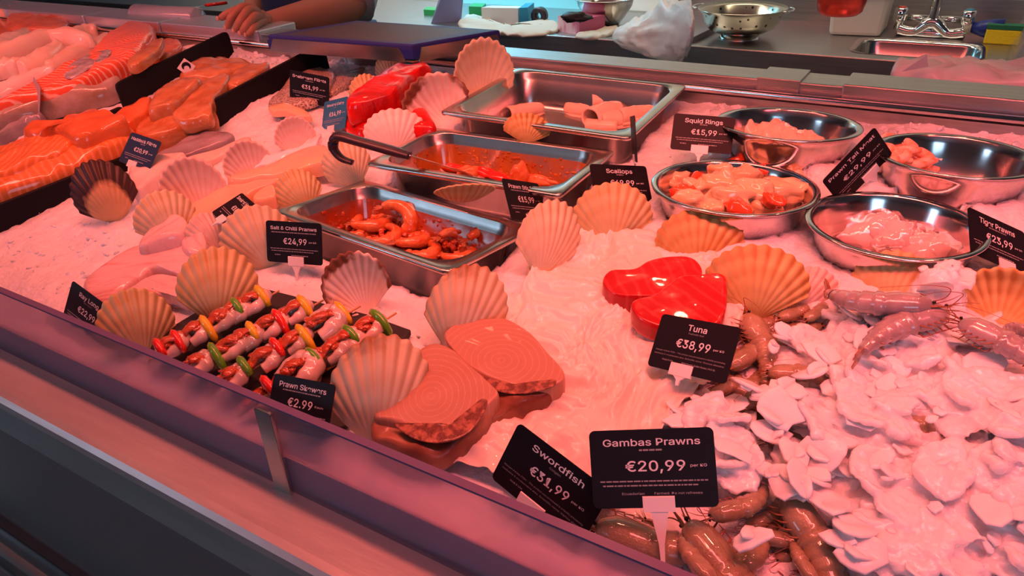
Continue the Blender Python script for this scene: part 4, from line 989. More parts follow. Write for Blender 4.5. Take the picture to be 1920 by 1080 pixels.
# oil film inside the stir-fry and chilli pans: spilled sauce over the floor
def film(key, mat, label, out=.0):
    c, th, sl, tx, L, W = PANS[key]; e = .040
    pts = [Vector(p) for p in rrect(L/2-e, W/2-e, .02, -.0655)]
    M4 = Matrix.Translation(c) @ Euler((sl, -tx, th)).to_matrix().to_4x4(); n = len(pts); V, F = [], []; rings = 14
    for r in range(rings+1):
        s = max(.02, r/rings)
        for k in range(n):
            p = Vector((pts[k].x*s, pts[k].y*s, -.0655)); p.z += .0035*(.6+nz(p.x, p.y, 2, 40))*(1 if r < rings else .2); V.append(M4 @ p)
    for r in range(rings):
        for k in range(n): F.append([r*n+k, r*n+(k+1) % n, (r+1)*n+(k+1) % n, (r+1)*n+k])
    F.append(list(range(n)))
    tag(mk('sauce', V, F, mat), label, 'sauce', kind='stuff')
#film('stirfry', m_oil, 'orange oily sauce on the floor of the middle pan')
#film('chilli', m_sauce, 'red chilli sauce covering the floor of the front pan')
def wall_film(key, mat, label, seed):
    """sauce smeared on the inner walls"""
    c, th, sl, tx, L, W = PANS[key]; M4 = Matrix.Translation(c) @ Euler((sl, -tx, th)).to_matrix().to_4x4(); parts = []; rnd = random.Random(seed)
    for i in range(150):
        side = rnd.random(); z = -.014-.046*rnd.random()**.7; k = .0205+(-z-.014)*.14
        if side < .62: p = Vector((rnd.uniform(-L/2+.05, L/2-.05), W/2-k-.0006, z)); r3 = (rnd.uniform(.001, .005), .0007, rnd.uniform(.001, .0035))
        elif side < .8: p = Vector((L/2-k-.0006, rnd.uniform(-W/2+.05, W/2-.05), z)); r3 = (.0007, rnd.uniform(.001, .004), rnd.uniform(.001, .0035))
        else: p = Vector((-L/2+k+.0006, rnd.uniform(-W/2+.05, W/2-.05), z)); r3 = (.0007, rnd.uniform(.001, .004), rnd.uniform(.001, .0035))
        V, F = blob(p, *r3, 0, i, .3, 8, 6); parts.append(([M4 @ v for v in V], F))
    V, F = join(*parts); tag(mk('sauce_splashes', V, F, mat), label, 'sauce', kind='stuff')
wall_film('stirfry', m_oil, 'dark orange sauce splashes on the walls of the middle pan', 2)
wall_film('chilli', m_sauce, 'red sauce splashes on the walls of the front pan', 3)
ST = 'stir fry pieces in the middle pan'
for i, (px, py, rx, ry, rz, yaw, mt, nm, lb) in enumerate([
    (830, 302, .014, .011, .010, 20, m_pepper_r, 'red_pepper_piece', 'round red and white pepper piece nearest the spoon shaft'),
    (893, 282, .012, .006, .006, 70, m_pepper_r, 'red_pepper_piece', 'red pepper piece stuck on the far wall of the middle pan'),
    (855, 314, .018, .008, .005, 20, m_pepper_r, 'red_pepper_piece', 'flat red pepper strip right of the round pepper piece'),
    (792, 312, .012, .008, .007, 10, m_pepper_r, 'red_pepper_piece', 'red pepper piece left of the spoon shaft'),
    (905, 322, .022, .009, .006, -15, m_pepper_r, 'red_pepper_piece', 'long pink-red pepper strip in the middle of the pan'),
    (932, 330, .02, .008, .005, -10, m_pepper_r, 'red_pepper_piece', 'pink pepper strip right of the long one'),
    (1072, 324, .015, .012, .013, 40, m_pepper_r, 'red_pepper_piece', 'red pepper square at the right wall of the pan'),
    (880, 322, .014, .01, .007, 30, m_prawn_chilli, 'prawn_piece', 'orange prawn piece between the pepper strips'),
    (975, 330, .012, .009, .016, 60, m_prawn_chilli, 'prawn_piece', 'upright prawn piece in the middle of the pan floor'),
    (1000, 336, .024, .01, .008, 5, m_prawn_chilli, 'prawn_piece', 'glossy prawn piece behind the Stir Fry sign'),
    (1030, 338, .02, .009, .007, -10, m_prawn_chilli, 'prawn_piece', 'prawn piece right of the Stir Fry sign top'),
    (1055, 338, .009, .007, .005, 20, m_pepper_r, 'red_onion_piece', 'small dark red onion piece near the front right corner'),
    (760, 316, .01, .007, .006, 20, m_prawn_chilli, 'prawn_piece', 'orange prawn piece at the left end of the pan')]):
    piece(nm, 'stirfry', px, py, rx*1.35, ry*1.35, rz*1.35, yaw, mt, lb, 'vegetable' if 'pepper' in nm or 'onion' in nm else 'prawn', ST, .007, i+20)
# serving spoon
zf = pan_floor('stirfry')
tip = onz(930, 338, zf+.004); sh = onz(880, 326, zf+.012); j = onz(768, 292, 1.056); hd = onz(640, 256, 1.078)
t = thing('serving_spoon', 'black-handled serving spoon lying in the middle pan', 'spoon', j)
sv = (sh-j).normalized(); hv = (hd-j).normalized()
mk('shaft', *tube([j+hv*.004, j.lerp(sh, .5), sh, tip], [.0075, .0072, .009, .016], 10, n=20, flat=.25), m_pan, t)
o = mk('handle', *tube([j, j.lerp(hd, .2), j.lerp(hd, .5), j.lerp(hd, .8), hd, hd+hv*.012-Vector((0, 0, .006)), hd+hv*.016-Vector((0, 0, .022)), hd+hv*.006-Vector((0, 0, .034)), hd-hv*.012-Vector((0, 0, .036))], [.0085, .0105, .0105, .0105, .011, .0105, .009, .0075, .006], 12, n=48, flat=.62), m_plastic_black, t)
# chilli prawns
CP = 'chilli prawns in the front pan'
def chilli(px, py, L, r, yaw, side, h, label, roll=0, seed=0, mat=None):
    c = pan_pt('chilli', px, py, h+r); ax = Vector((math.cos(R(yaw)), math.sin(R(yaw)), 0)); s = Vector((-ax.y, ax.x, 0))*side
    up = Vector((0, 0, 1)); s2 = s*math.cos(R(roll))+up*math.sin(R(roll)); pts, rr = [], []
    for i in range(13):
        u = i/12; a = R(-100+220*u)
        pts.append(c+ax*(math.cos(a)*L*.5)+s2*(math.sin(a)*L*.42)); rr.append(r*(.6+.4*math.sin(min(1, u*1.6)*1.57))*(1-.6*u**2)*(1+.08*math.cos(u*40)))
    t = mk('chilli_prawn', *tube(pts, rr, 12, n=40), mat or m_prawn_chilli)
    tag(t, label, 'prawn', CP)
    e = pts[-1]; d = (pts[-1]-pts[-2]).normalized(); k = d.cross(up).normalized()
    fan = join(*[blob(e+d*.006+k*(z*.004), .008, .003, .0012, math.atan2((d+k*z*.5).y, (d+k*z*.5).x), 3, .1, 8, 6) for z in (-1, 0, 1)])
    mk('tail', *fan, m_prawnfan, t)
chilli(640, 412, .05, .012, 30, 1, .004, 'chilli prawn at the far left of the front pan, tail up', 25, 1)
chilli(690, 416, .055, .013, 10, -1, .006, 'second chilli prawn from the left, lying flat', 10, 2)
chilli(735, 415, .058, .014, 20, 1, .014, 'large curled chilli prawn, highest in the front pan', 65, 3)
chilli(715, 440, .05, .012, -15, 1, .004, 'chilli prawn lying in front of the large curled one', 10, 4)
chilli(662, 432, .045, .011, 5, 1, .0, 'chilli prawn against the front wall, left half', 5, 5)
chilli(765, 450, .05, .012, 30, -1, .004, 'chilli prawn in the middle of the front pan', 15, 6)
chilli(790, 468, .045, .012, -20, 1, .0, 'chilli prawn against the front wall, right of the middle', 5, 7)
chilli(848, 458, .045, .012, 60, 1, .006, 'chilli prawn standing at the right with a pale back', 40, 8)
chilli(884, 456, .05, .012, 75, -1, .008, 'chilli prawn at the right with its tail upright', 60, 9)
chilli(915, 458, .045, .013, 30, 1, .004, 'rightmost chilli prawn by the corner of the front pan', 20, 10)
chilli(855, 474, .045, .011, 5, -1, .0, 'chilli prawn against the front wall, right end', 5, 11)
rnd = random.Random(11); parts = []
for i in range(300):
    px = rnd.uniform(620, 930); py = 405+ (px-620)*.16+rnd.uniform(-8, 30); c = pan_pt('chilli', px, py, rnd.uniform(.003, .018))
    parts.append(blob(c, rnd.uniform(.003, .007), rnd.uniform(.003, .006), rnd.uniform(.002, .005), rnd.random()*3, i, .4, 9, 6))
tag(mk('sauce_lumps', *join(*parts), m_sauce), 'coarse red chilli sauce lumps between the chilli prawns', 'sauce', kind='stuff')

# ================================================================ contents of the bowls
def bowl_pt(key, px, py, h): return onz(px, py, BOWLS[key][0][2]-h*{'tiger': .8, 'rings': .85}.get(key, .95))
SC = 'scallops in the steel bowl'
SCL = [(1270, 340, .026, .021, .016, 25, .022), (1345, 322, .034, .022, .018, -5, .02), (1355, 345, .034, .024, .019, 10, .010), (1296, 380, .033, .024, .018, -10, .014), (1366, 376, .036, .026, .020, 5, .010), (1430, 325, .03, .021, .017, 10, .02), (1452, 330, .026, .02, .016, -20, .02), (1468, 354, .034, .024, .018, 15, .012), (1487, 338, .024, .02, .016, 40, .022), (1410, 362, .032, .024, .018, -25, .008), (1432, 390, .026, .018, .015, 0, .02), (1308, 352, .026, .02, .016, 20, .014), (1398, 330, .026, .02, .016, 0, .018), (1330, 398, .028, .02, .016, 0, .022)]
SCN = ['scallop at the left edge of the bowl, beside a red roe', 'long scallop at the back left of the bowl', 'plump scallop left of the bowl middle', 'scallop at the front left of the bowl', 'big scallop at the front middle of the bowl', 'scallop at the back right of the bowl', 'scallop just right of the back right one', 'broad scallop at the right of the bowl', 'pale scallop at the far right rim of the bowl', 'scallop in the very middle of the bowl', 'pale scallop at the front right rim of the bowl', 'scallop between the left red roes', 'scallop at the back middle of the bowl', 'scallop at the front rim of the bowl below the big one']
ROE = {0: (1306, 337, 80), 1: (1381, 307, 25), 4: (1382, 388, -25), 9: (1450, 376, -35), 11: (1282, 360, 30), 12: (1425, 318, -20)}
for i, (px, py, rx, ry, rz, yaw, h) in enumerate(SCL):
    o = tag(mk('scallop', *blob(bowl_pt('scallops', px, py, h), rx*.82, ry*.82, rz*.85, R(yaw), i, .34, 24, 14), m_scallop), SCN[i], 'scallop', SC)
    if i in ROE:
        x, y, ya = ROE[i]; mk('roe', *blob(bowl_pt('scallops', x, y, h-.006), .017, .0095, .0095, R(ya), i+40, .3, 16, 10), m_roe, o)
rnd = random.Random(5)
def pile(name, key, spots, size, mat, tmpl, cat, group, seed, amp=.3, flat=.7):
    sp = sorted(spots, key=lambda s: s[0])
    for i, (px, py, h) in enumerate(sp):
        k = random.Random(seed+i); s = size*(.8+.45*k.random())
        V, F = blob(bowl_pt(key, px, py, h), s, s*(.6+.3*k.random()), s*flat*(.7+.4*k.random()), k.random()*3, seed+i, amp, 18, 12, freq=2.2)
        tag(mk(name, V, F, mat), tmpl.format(ORD[i]), cat, group)
pile('squid_piece', 'rings', [(1388, 262, .056), (1405, 255, .052), (1430, 264, .056), (1452, 258, .05), (1470, 268, .056), (1496, 262, .052), (1505, 272, .058), (1525, 274, .06), (1440, 274, .058)], .027, m_squid, '{} pale squid piece from the left in the bowl behind the Squid Rings sign', 'squid', 'squid pieces in the back bowl', 100)
pile('squid_piece', 'tiger', [(1595, 436, .062), (1620, 450, .064), (1640, 440, .054), (1662, 432, .046), (1680, 444, .05), (1668, 462, .062), (1700, 452, .058), (1712, 470, .064), (1738, 462, .06), (1752, 474, .064)], .032, m_squid_pale, '{} glassy pink squid piece from the left in the bowl by the Tiger Prawns sign', 'squid', 'glassy squid in the front bowl', 200)
k = random.Random(77); TL_ = sorted([(1672, 268, .014), (1690, 276, .016), (1706, 284, .02), (1682, 292, .02), (1698, 302, .026), (1722, 296, .03), (1735, 304, .036), (1718, 310, .036), (1745, 318, .05), (1762, 310, .05), (1782, 306, .05), (1772, 318, .056), (1800, 312, .054), (1812, 322, .06), (1835, 316, .058), (1852, 320, .06), (1872, 320, .058), (1668, 284, .012), (1660, 302, .02)])
for i, (px, py, h) in enumerate(TL_):
    c = bowl_pt('tails', px, py, h); L = .034; ya = k.random()*6.3; ax = Vector((math.cos(ya), math.sin(ya), 0)); s = Vector((-ax.y, ax.x, .5)).normalized(); pts, rr = [], []
    for j in range(10):
        u = j/9; a = R(-100+230*u); pts.append(c+ax*(math.cos(a)*L*.42)+s*(math.sin(a)*L*.34)); rr.append(.0085*(1-.6*u*u)*(1+.08*math.cos(u*38)))
    tag(mk('prawn_tail', *tube(pts, rr, 9, n=24), m_tailmeat), f'{ORD[i]} peeled prawn tail from the left in the bowl behind the Prawn Tail Meat sign', 'prawn', 'peeled prawn tails in the right bowl')

# ================================================================ whole raw prawns
def prawn_meshes(kind, curl):
    """local prawn, 1 unit long along +X with the head at +X, back up (+Z), curled downwards"""
    m_body = m_shellt if kind == 'tiger' else m_shellp
    pts, rr, x, z, a = [], [], 0.0, 0.0, R(12)
    N = 60
    for i in range(N+1):
        u = i/N                                  # 0 head .. 1 tail
        pts.append(Vector((x, 0, z)))
        base = .145*(1-.15*abs(u-.25)/.25) if u < .4 else .145*(1-.66*((u-.4)/.6)**1.25)
        if u < .12: base *= (.35+.65*(u/.12)**.6)
        if u > .36: base *= .95+.15*(((u-.36)/.64*6) % 1.0)
        rr.append(base)
        da = 0 if u < .36 else R(curl)/(N*.64)
        a += da; x -= math.cos(a)/N; z -= math.sin(a)/N*1.0
    out = {}
    V, F = tube(pts, rr, 14, up=(0, 0, 1)); 
    V = [Vector((v.x, v.y*.78, v.z)) for v in V]
    out['body'] = (V, F, m_body)
    p0 = pts[0]; e, d = pts[-1], (pts[-1]-pts[-5]).normalized(); up = Vector((d.z, 0, -d.x))
    fan = []
    for k, (sy, L) in enumerate(((-.06, .17), (-.035, .19), (0, .15), (.035, .19), (.06, .17))):
        q = [e-d*.02, e+d*L*.5+Vector((0, sy*.9, 0)), e+d*L+Vector((0, sy*1.5, 0))]
        fan.append(tube(q, [.02, .042, .018], 8, n=8, up=up, flat=.25))
    out['tail_fan'] = (*join(*fan), m_prawnfan)
    out['rostrum'] = (*tube([p0+Vector((-.10, 0, .055)), p0+Vector((.02, 0, .05)), p0+Vector((.15, 0, .075))], [.016, .013, .002], 6), m_prawnleg)
    out['eye'] = (*join(blob(p0+Vector((.005, .035, .03)), .016, .016, .016, nu=10, nv=7, amp=0), blob(p0+Vector((.005, -.035, .03)), .016, .016, .016, nu=10, nv=7, amp=0)), m_eye)
    legs = []
    for i in range(5):
        b = pts[6+i*4]+Vector((0, 0, -.085))
        for s in (-1, 1): legs.append(tube([b+Vector((0, s*.03, 0)), b+Vector((.05, s*.06, -.07)), b+Vector((.12, s*.03, -.09))], [.010, .007, .003], 5))
    for i in range(5):
        b = pts[24+i*6]; 
        for s in (-1, 1): legs.append(tube([b+Vector((0, s*.02, -.06)), b+Vector((.04, s*.035, -.105))], [.018, .008], 5, flat=.5))
    out['legs'] = (*join(*legs), m_prawnleg)
    ant = []
    for s in (-1, 1):
        ant.append(tube([p0+Vector((0, s*.03, .0)), p0+Vector((.1, s*.08, .03)), p0+Vector((.12, s*.16, .03)), p0+Vector((-.1, s*.2, .05)), p0+Vector((-.45, s*.18, .02))], [.006, .005, .004, .003, .002], 5, n=18))
        ant.append(tube([p0+Vector((0, s*.015, .02)), p0+Vector((.14, s*.05, .02)), p0+Vector((.26, s*.08, -.05))], [.006, .004, .002], 5, n=8))
    out['antennae'] = (*join(*ant), m_prawnleg)
    return out
_pp = {}
def prawn(kind, curl, hpx, tpx, label, group, h=.016, roll=80, cat='prawn', L=None, ht=None):
    key = (kind, curl)
    A, B = P(*hpx, h), P(*tpx, h if ht is None else ht); d = A-B; ln = d.length*1.15 if L is None else L
    ext = .55+.45*math.cos(R(curl)*.5)
    sc = ln/ext if L is None else L
    t = bpy.data.objects.new('whole_prawn', None); COL.objects.link(t); t.empty_display_size = .02
    if key not in _pp:
        _pp[key] = []
        for n, (V, F, m) in prawn_meshes(kind, curl).items():
            o = mk(n, V, F, m, local=True); o.parent = t; _pp[key].append(o)
    else:
        for o in _pp[key]:
            c = o.copy(); COL.objects.link(c); c.parent = t
    t.location = A; t.scale = (sc, sc, sc)
    yaw = math.atan2(d.y, d.x); el = math.atan2(d.z, math.hypot(d.x, d.y))
    t.rotation_euler = (Matrix.Rotation(yaw, 3, 'Z') @ Matrix.Rotation(-el, 3, 'Y') @ Matrix.Rotation(R(roll), 3, 'X')).to_euler()
    return tag(t, label, cat, group)
GP = 'raw gambas prawns in the right-hand heap'
prawn('gamba', 70, (1330, 968), (1462, 950), 'raw prawn curved just below the right end of the Gambas sign', GP, .03, -75)
prawn('gamba', 35, (1475, 925), (1632, 1088), 'long straight raw prawn running down to the bottom edge under the ice', GP, .022, 65)
prawn('gamba', 80, (1290, 980), (1345, 1078), 'fat raw prawn right of the white sign stem', GP, .026, -70, L=.125)
prawn('gamba', 60, (1338, 1095), (1248, 1000), 'raw prawn with its reddish tail fan pointing up beside the sign stem', GP, .034, 60)
prawn('gamba', 90, (1118, 985), (1212, 1030), 'golden raw prawn left of the white sign stem, behind the front screen', GP, .022, -75, L=.12)
prawn('gamba', 70, (1330, 1085), (1470, 1050), 'glossy raw prawn at the bottom edge below the single ice flake', GP, .02, -75)
prawn('gamba', 60, (1425, 1005), (1545, 1035), 'dark raw prawn between the ice flake and the long straight prawn', GP, .012, -65)
prawn('gamba', 50, (1530, 1095), (1465, 1010), 'raw prawn with tail fan up, left of the long straight prawn', GP, .024, 55)
prawn('gamba', 50, (1210, 975), (1270, 1060), 'raw prawn hidden behind the white sign stem', GP, .008, -60)
prawn('gamba', 40, (1400, 590), (1490, 690), 'raw prawn standing head up with long feelers beside the Tuna sign', GP, .02, 80, ht=.008)
prawn('gamba', 60, (1365, 690), (1470, 640), 'raw prawn just right of the Tuna sign edge', GP, .012, -70)
prawn('gamba', 60, (1392, 756), (1490, 706), 'raw prawn in the middle of the group below the Tuna sign', GP, .018, 70)
prawn('gamba', 70, (1330, 742), (1410, 716), 'raw prawn peeping out at the lower right corner of the Tuna sign', GP, .01, -70)
prawn('gamba', 60, (1440, 700), (1540, 680), 'raw prawn disappearing under the ice right of the Tuna sign', GP, .02, 75)
prawn('gamba', 60, (1455, 780), (1530, 742), 'raw prawn with feelers under the ice edge, above the fused ice lump', GP, .014, -75)
prawn('gamba', 70, (1440, 830), (1540, 800), 'dark raw prawn glimpsed between ice flakes right of the fused ice lump', GP, .008, 70)
prawn('gamba', 80, (1460, 598), (1540, 578), 'raw prawn curled at the top left of the heap by the pinkish shell', GP, .012, -75)
prawn('gamba', 80, (1510, 600), (1570, 572), 'raw prawn against the left end of the tiger prawn', GP, .018, -70)
prawn('gamba', 60, (1665, 790), (1790, 786), 'raw prawn showing through the hole in the middle of the ice', GP, .030, 80)
prawn('gamba', 50, (1850, 1075), (1960, 1040), 'raw prawn under the ice at the bottom right corner', GP, .02, 70)
prawn('gamba', 60, (1660, 1085), (1760, 1050), 'raw prawn under the ice at the bottom edge', GP, .01, 70)
for k_, (a_, b_, w_) in enumerate((((1160, 1010), (1250, 1040), 'half under the golden prawn behind the front screen'), ((1255, 1060), (1330, 1010), 'lying across below the Gambas sign'), ((1390, 1040), (1300, 1075), 'at the bottom edge, under the glossy prawn'), ((1400, 990), (1490, 960), 'just left of the head of the long straight prawn'), ((1500, 1075), (1590, 1050), 'at the bottom edge, under the long straight prawn'), ((1340, 690), (1430, 660), 'deepest, right beside the Tuna sign'), ((1480, 760), (1400, 790), 'between the fused ice lump and the Tuna sign'), ((1420, 640), (1510, 660), 'crossing under the head-up prawn'), ((1540, 610), (1460, 640), 'below the curled prawn by the pinkish shell'), ((1360, 720), (1440, 760), 'pointing towards the fused ice lump'))):
    prawn('gamba', (60, 70, 50)[k_ % 3], a_, b_, 'raw prawn low in the heap, '+w_, GP, .006, (70, -75)[k_ % 2])
k = random.Random(9)
for i in range(22):
    if i < 13: px, py = k.uniform(1120, 1650), k.uniform(990, 1085)
    else: px, py = k.uniform(1340, 1530), k.uniform(610, 800)
    a = k.uniform(-.5, .5); q = 105
    prawn('gamba', (60, 70, 50)[i % 3], (px-q*.5*math.cos(a), py-q*.5*math.sin(a)), (px+q*.5*math.cos(a), py+q*.5*math.sin(a)), 'raw prawn at the very bottom of the heap, only glimpsed between the upper prawns', 'lowest layer of raw prawns', .0, (75, -80)[i % 2])
TP = 'large grey tiger prawns'
prawn('tiger', 75, (1748, 572), (1572, 576), 'arched grey tiger prawn with bright shine, left of the ice peak', TP, .064, 75)
prawn('tiger', 30, (1775, 582), (1600, 606), 'straight grey tiger prawn in front of the arched one', TP, .054, -80)
prawn('tiger', 25, (1800, 604), (1985, 662), 'long grey tiger prawn at the right edge in front of the brown-banded shell', TP, .064, 75)
prawn('tiger', 60, (1960, 640), (1882, 592), 'tiger prawn tail fan sticking up at the right edge', TP, .06, 30)

# ================================================================ ice heap over the prawns
def heap():
    rnd = random.Random(21); parts = []
    # rough fused core
    lo = P(1230, 1080); x0, x1, y0, y1 = -.30, .32, .37, .80; st = .0036
    nx, ny = int((x1-x0)/st), int((y1-y0)/st); idx = {}; V, F = [], []
    def hz(x, y):
        m = mound(x, y)
        if m <= .004: return None
        v = Vector((x*17, y*17, 2.0)); d, p = noise.voronoi(v); tl = noise.cell_vector(p[0]*5.1)-Vector((.5, .5, .5))
        q = (v-p[0]).dot(Vector((tl.x, tl.y, 0)))
        v2 = Vector((x*75, y*75, 5.0)); d2, p2 = noise.voronoi(v2); t2 = noise.cell_vector(p2[0]*3.7)-Vector((.5, .5, .5))
        return bed(x, y)+m+.012*tl.z*min(1, m/.02)+.016*q*min(1, m/.02)+.006*t2.z+.006*(v2-p2[0]).dot(Vector((t2.x, t2.y, 0)))+.003*nz(x, y, 1, 60)
    for i in range(nx):
        for j in range(ny):
            x, y = x0+i*st, y0+j*st; z = hz(x, y)
            if z is not None: idx[i, j] = len(V); V.append((x, y, z))
    for (i, j) in idx:
        k = [(i, j), (i+1, j), (i+1, j+1), (i, j+1)]
        if all(q in idx for q in k): F.append([idx[q] for q in k])
    # close the core underneath
    n0 = len(V); V += [(x, y, z-.03) for x, y, z in V]; F += [[i+n0 for i in f][::-1] for f in F]
    cnt = {}
    for f in F[:len(F)//2]:
        for a, b in zip(f, f[1:]+f[:1]): cnt[a, b] = 1
    F += [[b, a, a+n0, b+n0] for (a, b) in cnt if (b, a) not in cnt]
    parts.append((V, F))
    rnd2 = random.Random(5); top = []
    def flake(c, s, tilt, th):
        n = rnd.randint(9, 13); a0 = rnd.random()*6.3; e = Euler((rnd.gauss(0, tilt), rnd.gauss(0, tilt), rnd.random()*6.3)).to_matrix(); asp = rnd.uniform(.55, 1)
        out = [(s*(.72+.42*rnd.random())*math.cos(a0+2*math.pi*i/n), s*asp*(.72+.42*rnd.random())*math.sin(a0+2*math.pi*i/n)) for i in range(n)]
        bend = rnd.uniform(-6, 6); VV = []
        for (z, q) in ((-th*.5, .5), (-th*.5, .93), (-th*.2, 1.0), (th*.25, .99), (th*.5, .92), (th*.5, .5)):
            for x, y in out:
                xx, yy = x*q, y*q; VV.append(Vector(c)+e @ Vector((xx, yy, z+bend*xx*xx+.05*s*nz(xx, yy, c[0]*50, 90))))
        m = n; FF = [list(range(m))[::-1], list(range(5*m, 6*m))]
        for k in range(5): FF += [[k*m+i, k*m+(i+1) % m, (k+1)*m+(i+1) % m, (k+1)*m+i] for i in range(m)]
        return VV, FF
    n = 0
    while n < 130:
        x, y = rnd.uniform(x0, x1), rnd.uniform(y0, y1); m = mound(x, y)
        if m < .006: continue
        s = rnd.choice((.014, .018, .023, .028, .033)); n += 1
        parts.append(flake((x, y, bed(x, y)+m+rnd.uniform(-.004, .008)), s, .27, rnd.uniform(.004, .007)))
    while len(top) < 120:
        x, y = rnd.uniform(x0, x1), rnd.uniform(y0, y1); m = mound(x, y)
        if m > .003: top.append(flake((x, y, bed(x, y)+m+rnd.uniform(.001, .010)), rnd.choice((.006, .009, .013, .018, .022)), .3, rnd.uniform(.0014, .003)))
    # single flakes lying on the prawns near the edges
    for px, py, s, h in ((1408, 1010, .017, .05), (1450, 810, .018, .034), (1500, 780, .013, .034), (1540, 850, .02, .036), (1475, 905, .019, .04), (1440, 880, .013, .036), (1470, 620, .012, .03), (1405, 720, .016, .04), (1430, 735, .012, .04), (1460, 768, .022, .042), (1510, 905, .02, .04), (1555, 940, .018, .04), (1490, 850, .016, .04), (1530, 890, .015, .04), (1600, 985, .02, .04), (1570, 1010, .015, .04), (1620, 1040, .02, .04), (1640, 640, .02, .036), (1600, 590, .014, .034), (1430, 745, .014, .036), (1475, 730, .018, .04), (1520, 700, .018, .038), (1540, 660, .018, .034), (1450, 650, .01, .03)):
        for r in range(2):
            q = P(px+rnd.uniform(-14, 14)*r, py+rnd.uniform(-14, 14)*r, h); top.append(flake(q, s*(1-.3*r), .35, .003))
    V, F = join(*top)
    tag(mk('ice_flakes', V, F, m_thin), 'loose thin ice flakes lying on top of the ice heap and the prawns', 'ice', kind='stuff')
    V, F = join(*parts)
    o = mk('ice_heap', V, F, m_flake)
    rm = o.modifiers.new('fuse', 'REMESH'); rm.mode = 'VOXEL'; rm.voxel_size = .0015; rm.use_smooth_shade = True
    sm = o.modifiers.new('melt', 'SMOOTH'); sm.factor = .5; sm.iterations = 1
    for nm, sz, stg in (('lumps', .022, .009), ('grain', .006, .0032)):
        tx = bpy.data.textures.new(nm, 'CLOUDS'); tx.noise_scale = sz; tx.noise_depth = 2
        dm = o.modifiers.new(nm, 'DISPLACE'); dm.texture = tx; dm.strength = stg; dm.mid_level = .5; dm.texture_coords = 'LOCAL'
    tag(o, 'heap of half-fused flaked ice over the prawns at the right', 'ice', kind='stuff')
heap()

# ================================================================ work bench behind the counter
BZ, BY0, BY1 = .9, 2.315, 2.855
s0, s1 = onz(1600, 100, BZ), onz(1845, 112, BZ)
sx0, sx1 = onz(1592, 103, BZ).x, onz(1838, 120, BZ).x; sy0, sy1 = 2.40, 2.62
bench = thing('work_bench', 'stainless steel work bench with an inset sink along the back wall', 'work bench', (-1.5, 2.6, 0))
bx0, bx1 = -4.6, 1.6
mk('worktop', *join(box(bx0, sx0, BY0, BY1, BZ-.03, BZ), box(sx1, bx1, BY0, BY1, BZ-.03, BZ), box(sx0, sx1, BY0, sy0, BZ-.03, BZ), box(sx0, sx1, sy1, BY1, BZ-.03, BZ)), m_steel, bench, smooth=False)
mk('front_lip', *box(bx0, bx1, BY0-.004, BY0+.03, BZ-.065, BZ+.004), m_steel, bench, smooth=False, auto=.003)
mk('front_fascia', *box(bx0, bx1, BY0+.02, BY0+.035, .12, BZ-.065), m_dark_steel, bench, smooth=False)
cxs, cys = (sx0+sx1)/2, (sy0+sy1)/2; hx, hy = (sx1-sx0)/2, (sy1-sy0)/2
lp = [[(cxs+a, cys+b, BZ+.001+c) for a, b, c in rrect(hx+.012-k, hy+.012-k, .05, z)] for k, z in ((0, 0), (.012, -.001), (.016, -.01), (.022, -.14), (.05, -.16))]
n = len(lp[0]); V = [p for l in lp for p in l]; F = []
for i in range(4): F += [[i*n+k, i*n+(k+1) % n, (i+1)*n+(k+1) % n, (i+1)*n+k] for k in range(n)]
F.append([4*n+k for k in range(n)])
mk('sink_bowl', V, F, m_polish, bench)
mk('backsplash', *box(ony(1266, 30, BY1).x, bx1, BY1-.018, BY1, BZ, BZ+.095), m_steel, bench, smooth=False)
dx = onz(1310, 85, BZ).x
mk('raised_edge', *prism([Vector((dx-.05, BY0+.03, BZ)), Vector((dx-.03, BY0+.03, BZ)), Vector((dx+.0, BY1-.03, BZ)), Vector((dx-.02, BY1-.03, BZ))], (0, 0, .018)), m_dark_steel, bench, smooth=False)

def bp(px, py, h=0): return onz(px, py, BZ+h)
# colander
c = bp(1386, 71)
k = (onz(1483, 18, BZ+.105)-onz(1308, 14, BZ+.105)).length/2
t = thing('colander', 'stainless steel colander standing on its foot ring on the draining board', 'colander', c)
hb = .092
prof = [(k*.42, .018), (k*.6, .022), (k*.75, .034), (k*.85, .052), (k*.91, hb-.012), (k*1.0, hb), (k*1.0, hb+.002), (k*.89, hb-.01), (k*.83, .053), (k*.73, .037), (k*.58, .025), (k*.4, .021), (.001, .02), (.001, .0175)]
def colander_mat():
    m = M('colander_steel', (.5, .46, .38), .2, 1.0); nt = m.node_tree; n_ = nt.nodes; L = nt.links; b = n_['Principled BSDF']
    tc = n_.new('ShaderNodeTexCoord'); v = n_.new('ShaderNodeTexVoronoi'); v.inputs['Scale'].default_value = 42; v.inputs['Randomness'].default_value = .35; L.new(tc.outputs['Object'], v.inputs['Vector'])
    r = n_.new('ShaderNodeMapRange'); r.inputs[1].default_value = .16; r.inputs[2].default_value = .2; L.new(v.outputs['Distance'], r.inputs[0])
    mx = n_.new('ShaderNodeMix'); mx.data_type = 'RGBA'; mx.inputs[6].default_value = (.05, .045, .04, 1); mx.inputs[7].default_value = (.5, .46, .38, 1); L.new(r.outputs[0], mx.inputs[0]); L.new(mx.outputs[2], b.inputs['Base Color'])
    return m
mk('basin', *lathe([(a, b) for a, b in prof], c, 56), colander_mat(), t)
mk('foot_ring', *lathe([(k*.42, .024), (k*.46, .002), (k*.47, 0), (k*.44, 0), (k*.4, .022)], c, 48), m_polish, t)
for sgn in (-1, 1):
    pts = [c+Vector((sgn*(k*(.98+.16*math.sin(a))), math.cos(a)*k*.3, hb)) for a in [R(v) for v in range(0, 181, 20)]]
    mk('handle', *tube(pts, .003, 6), m_polish, t)
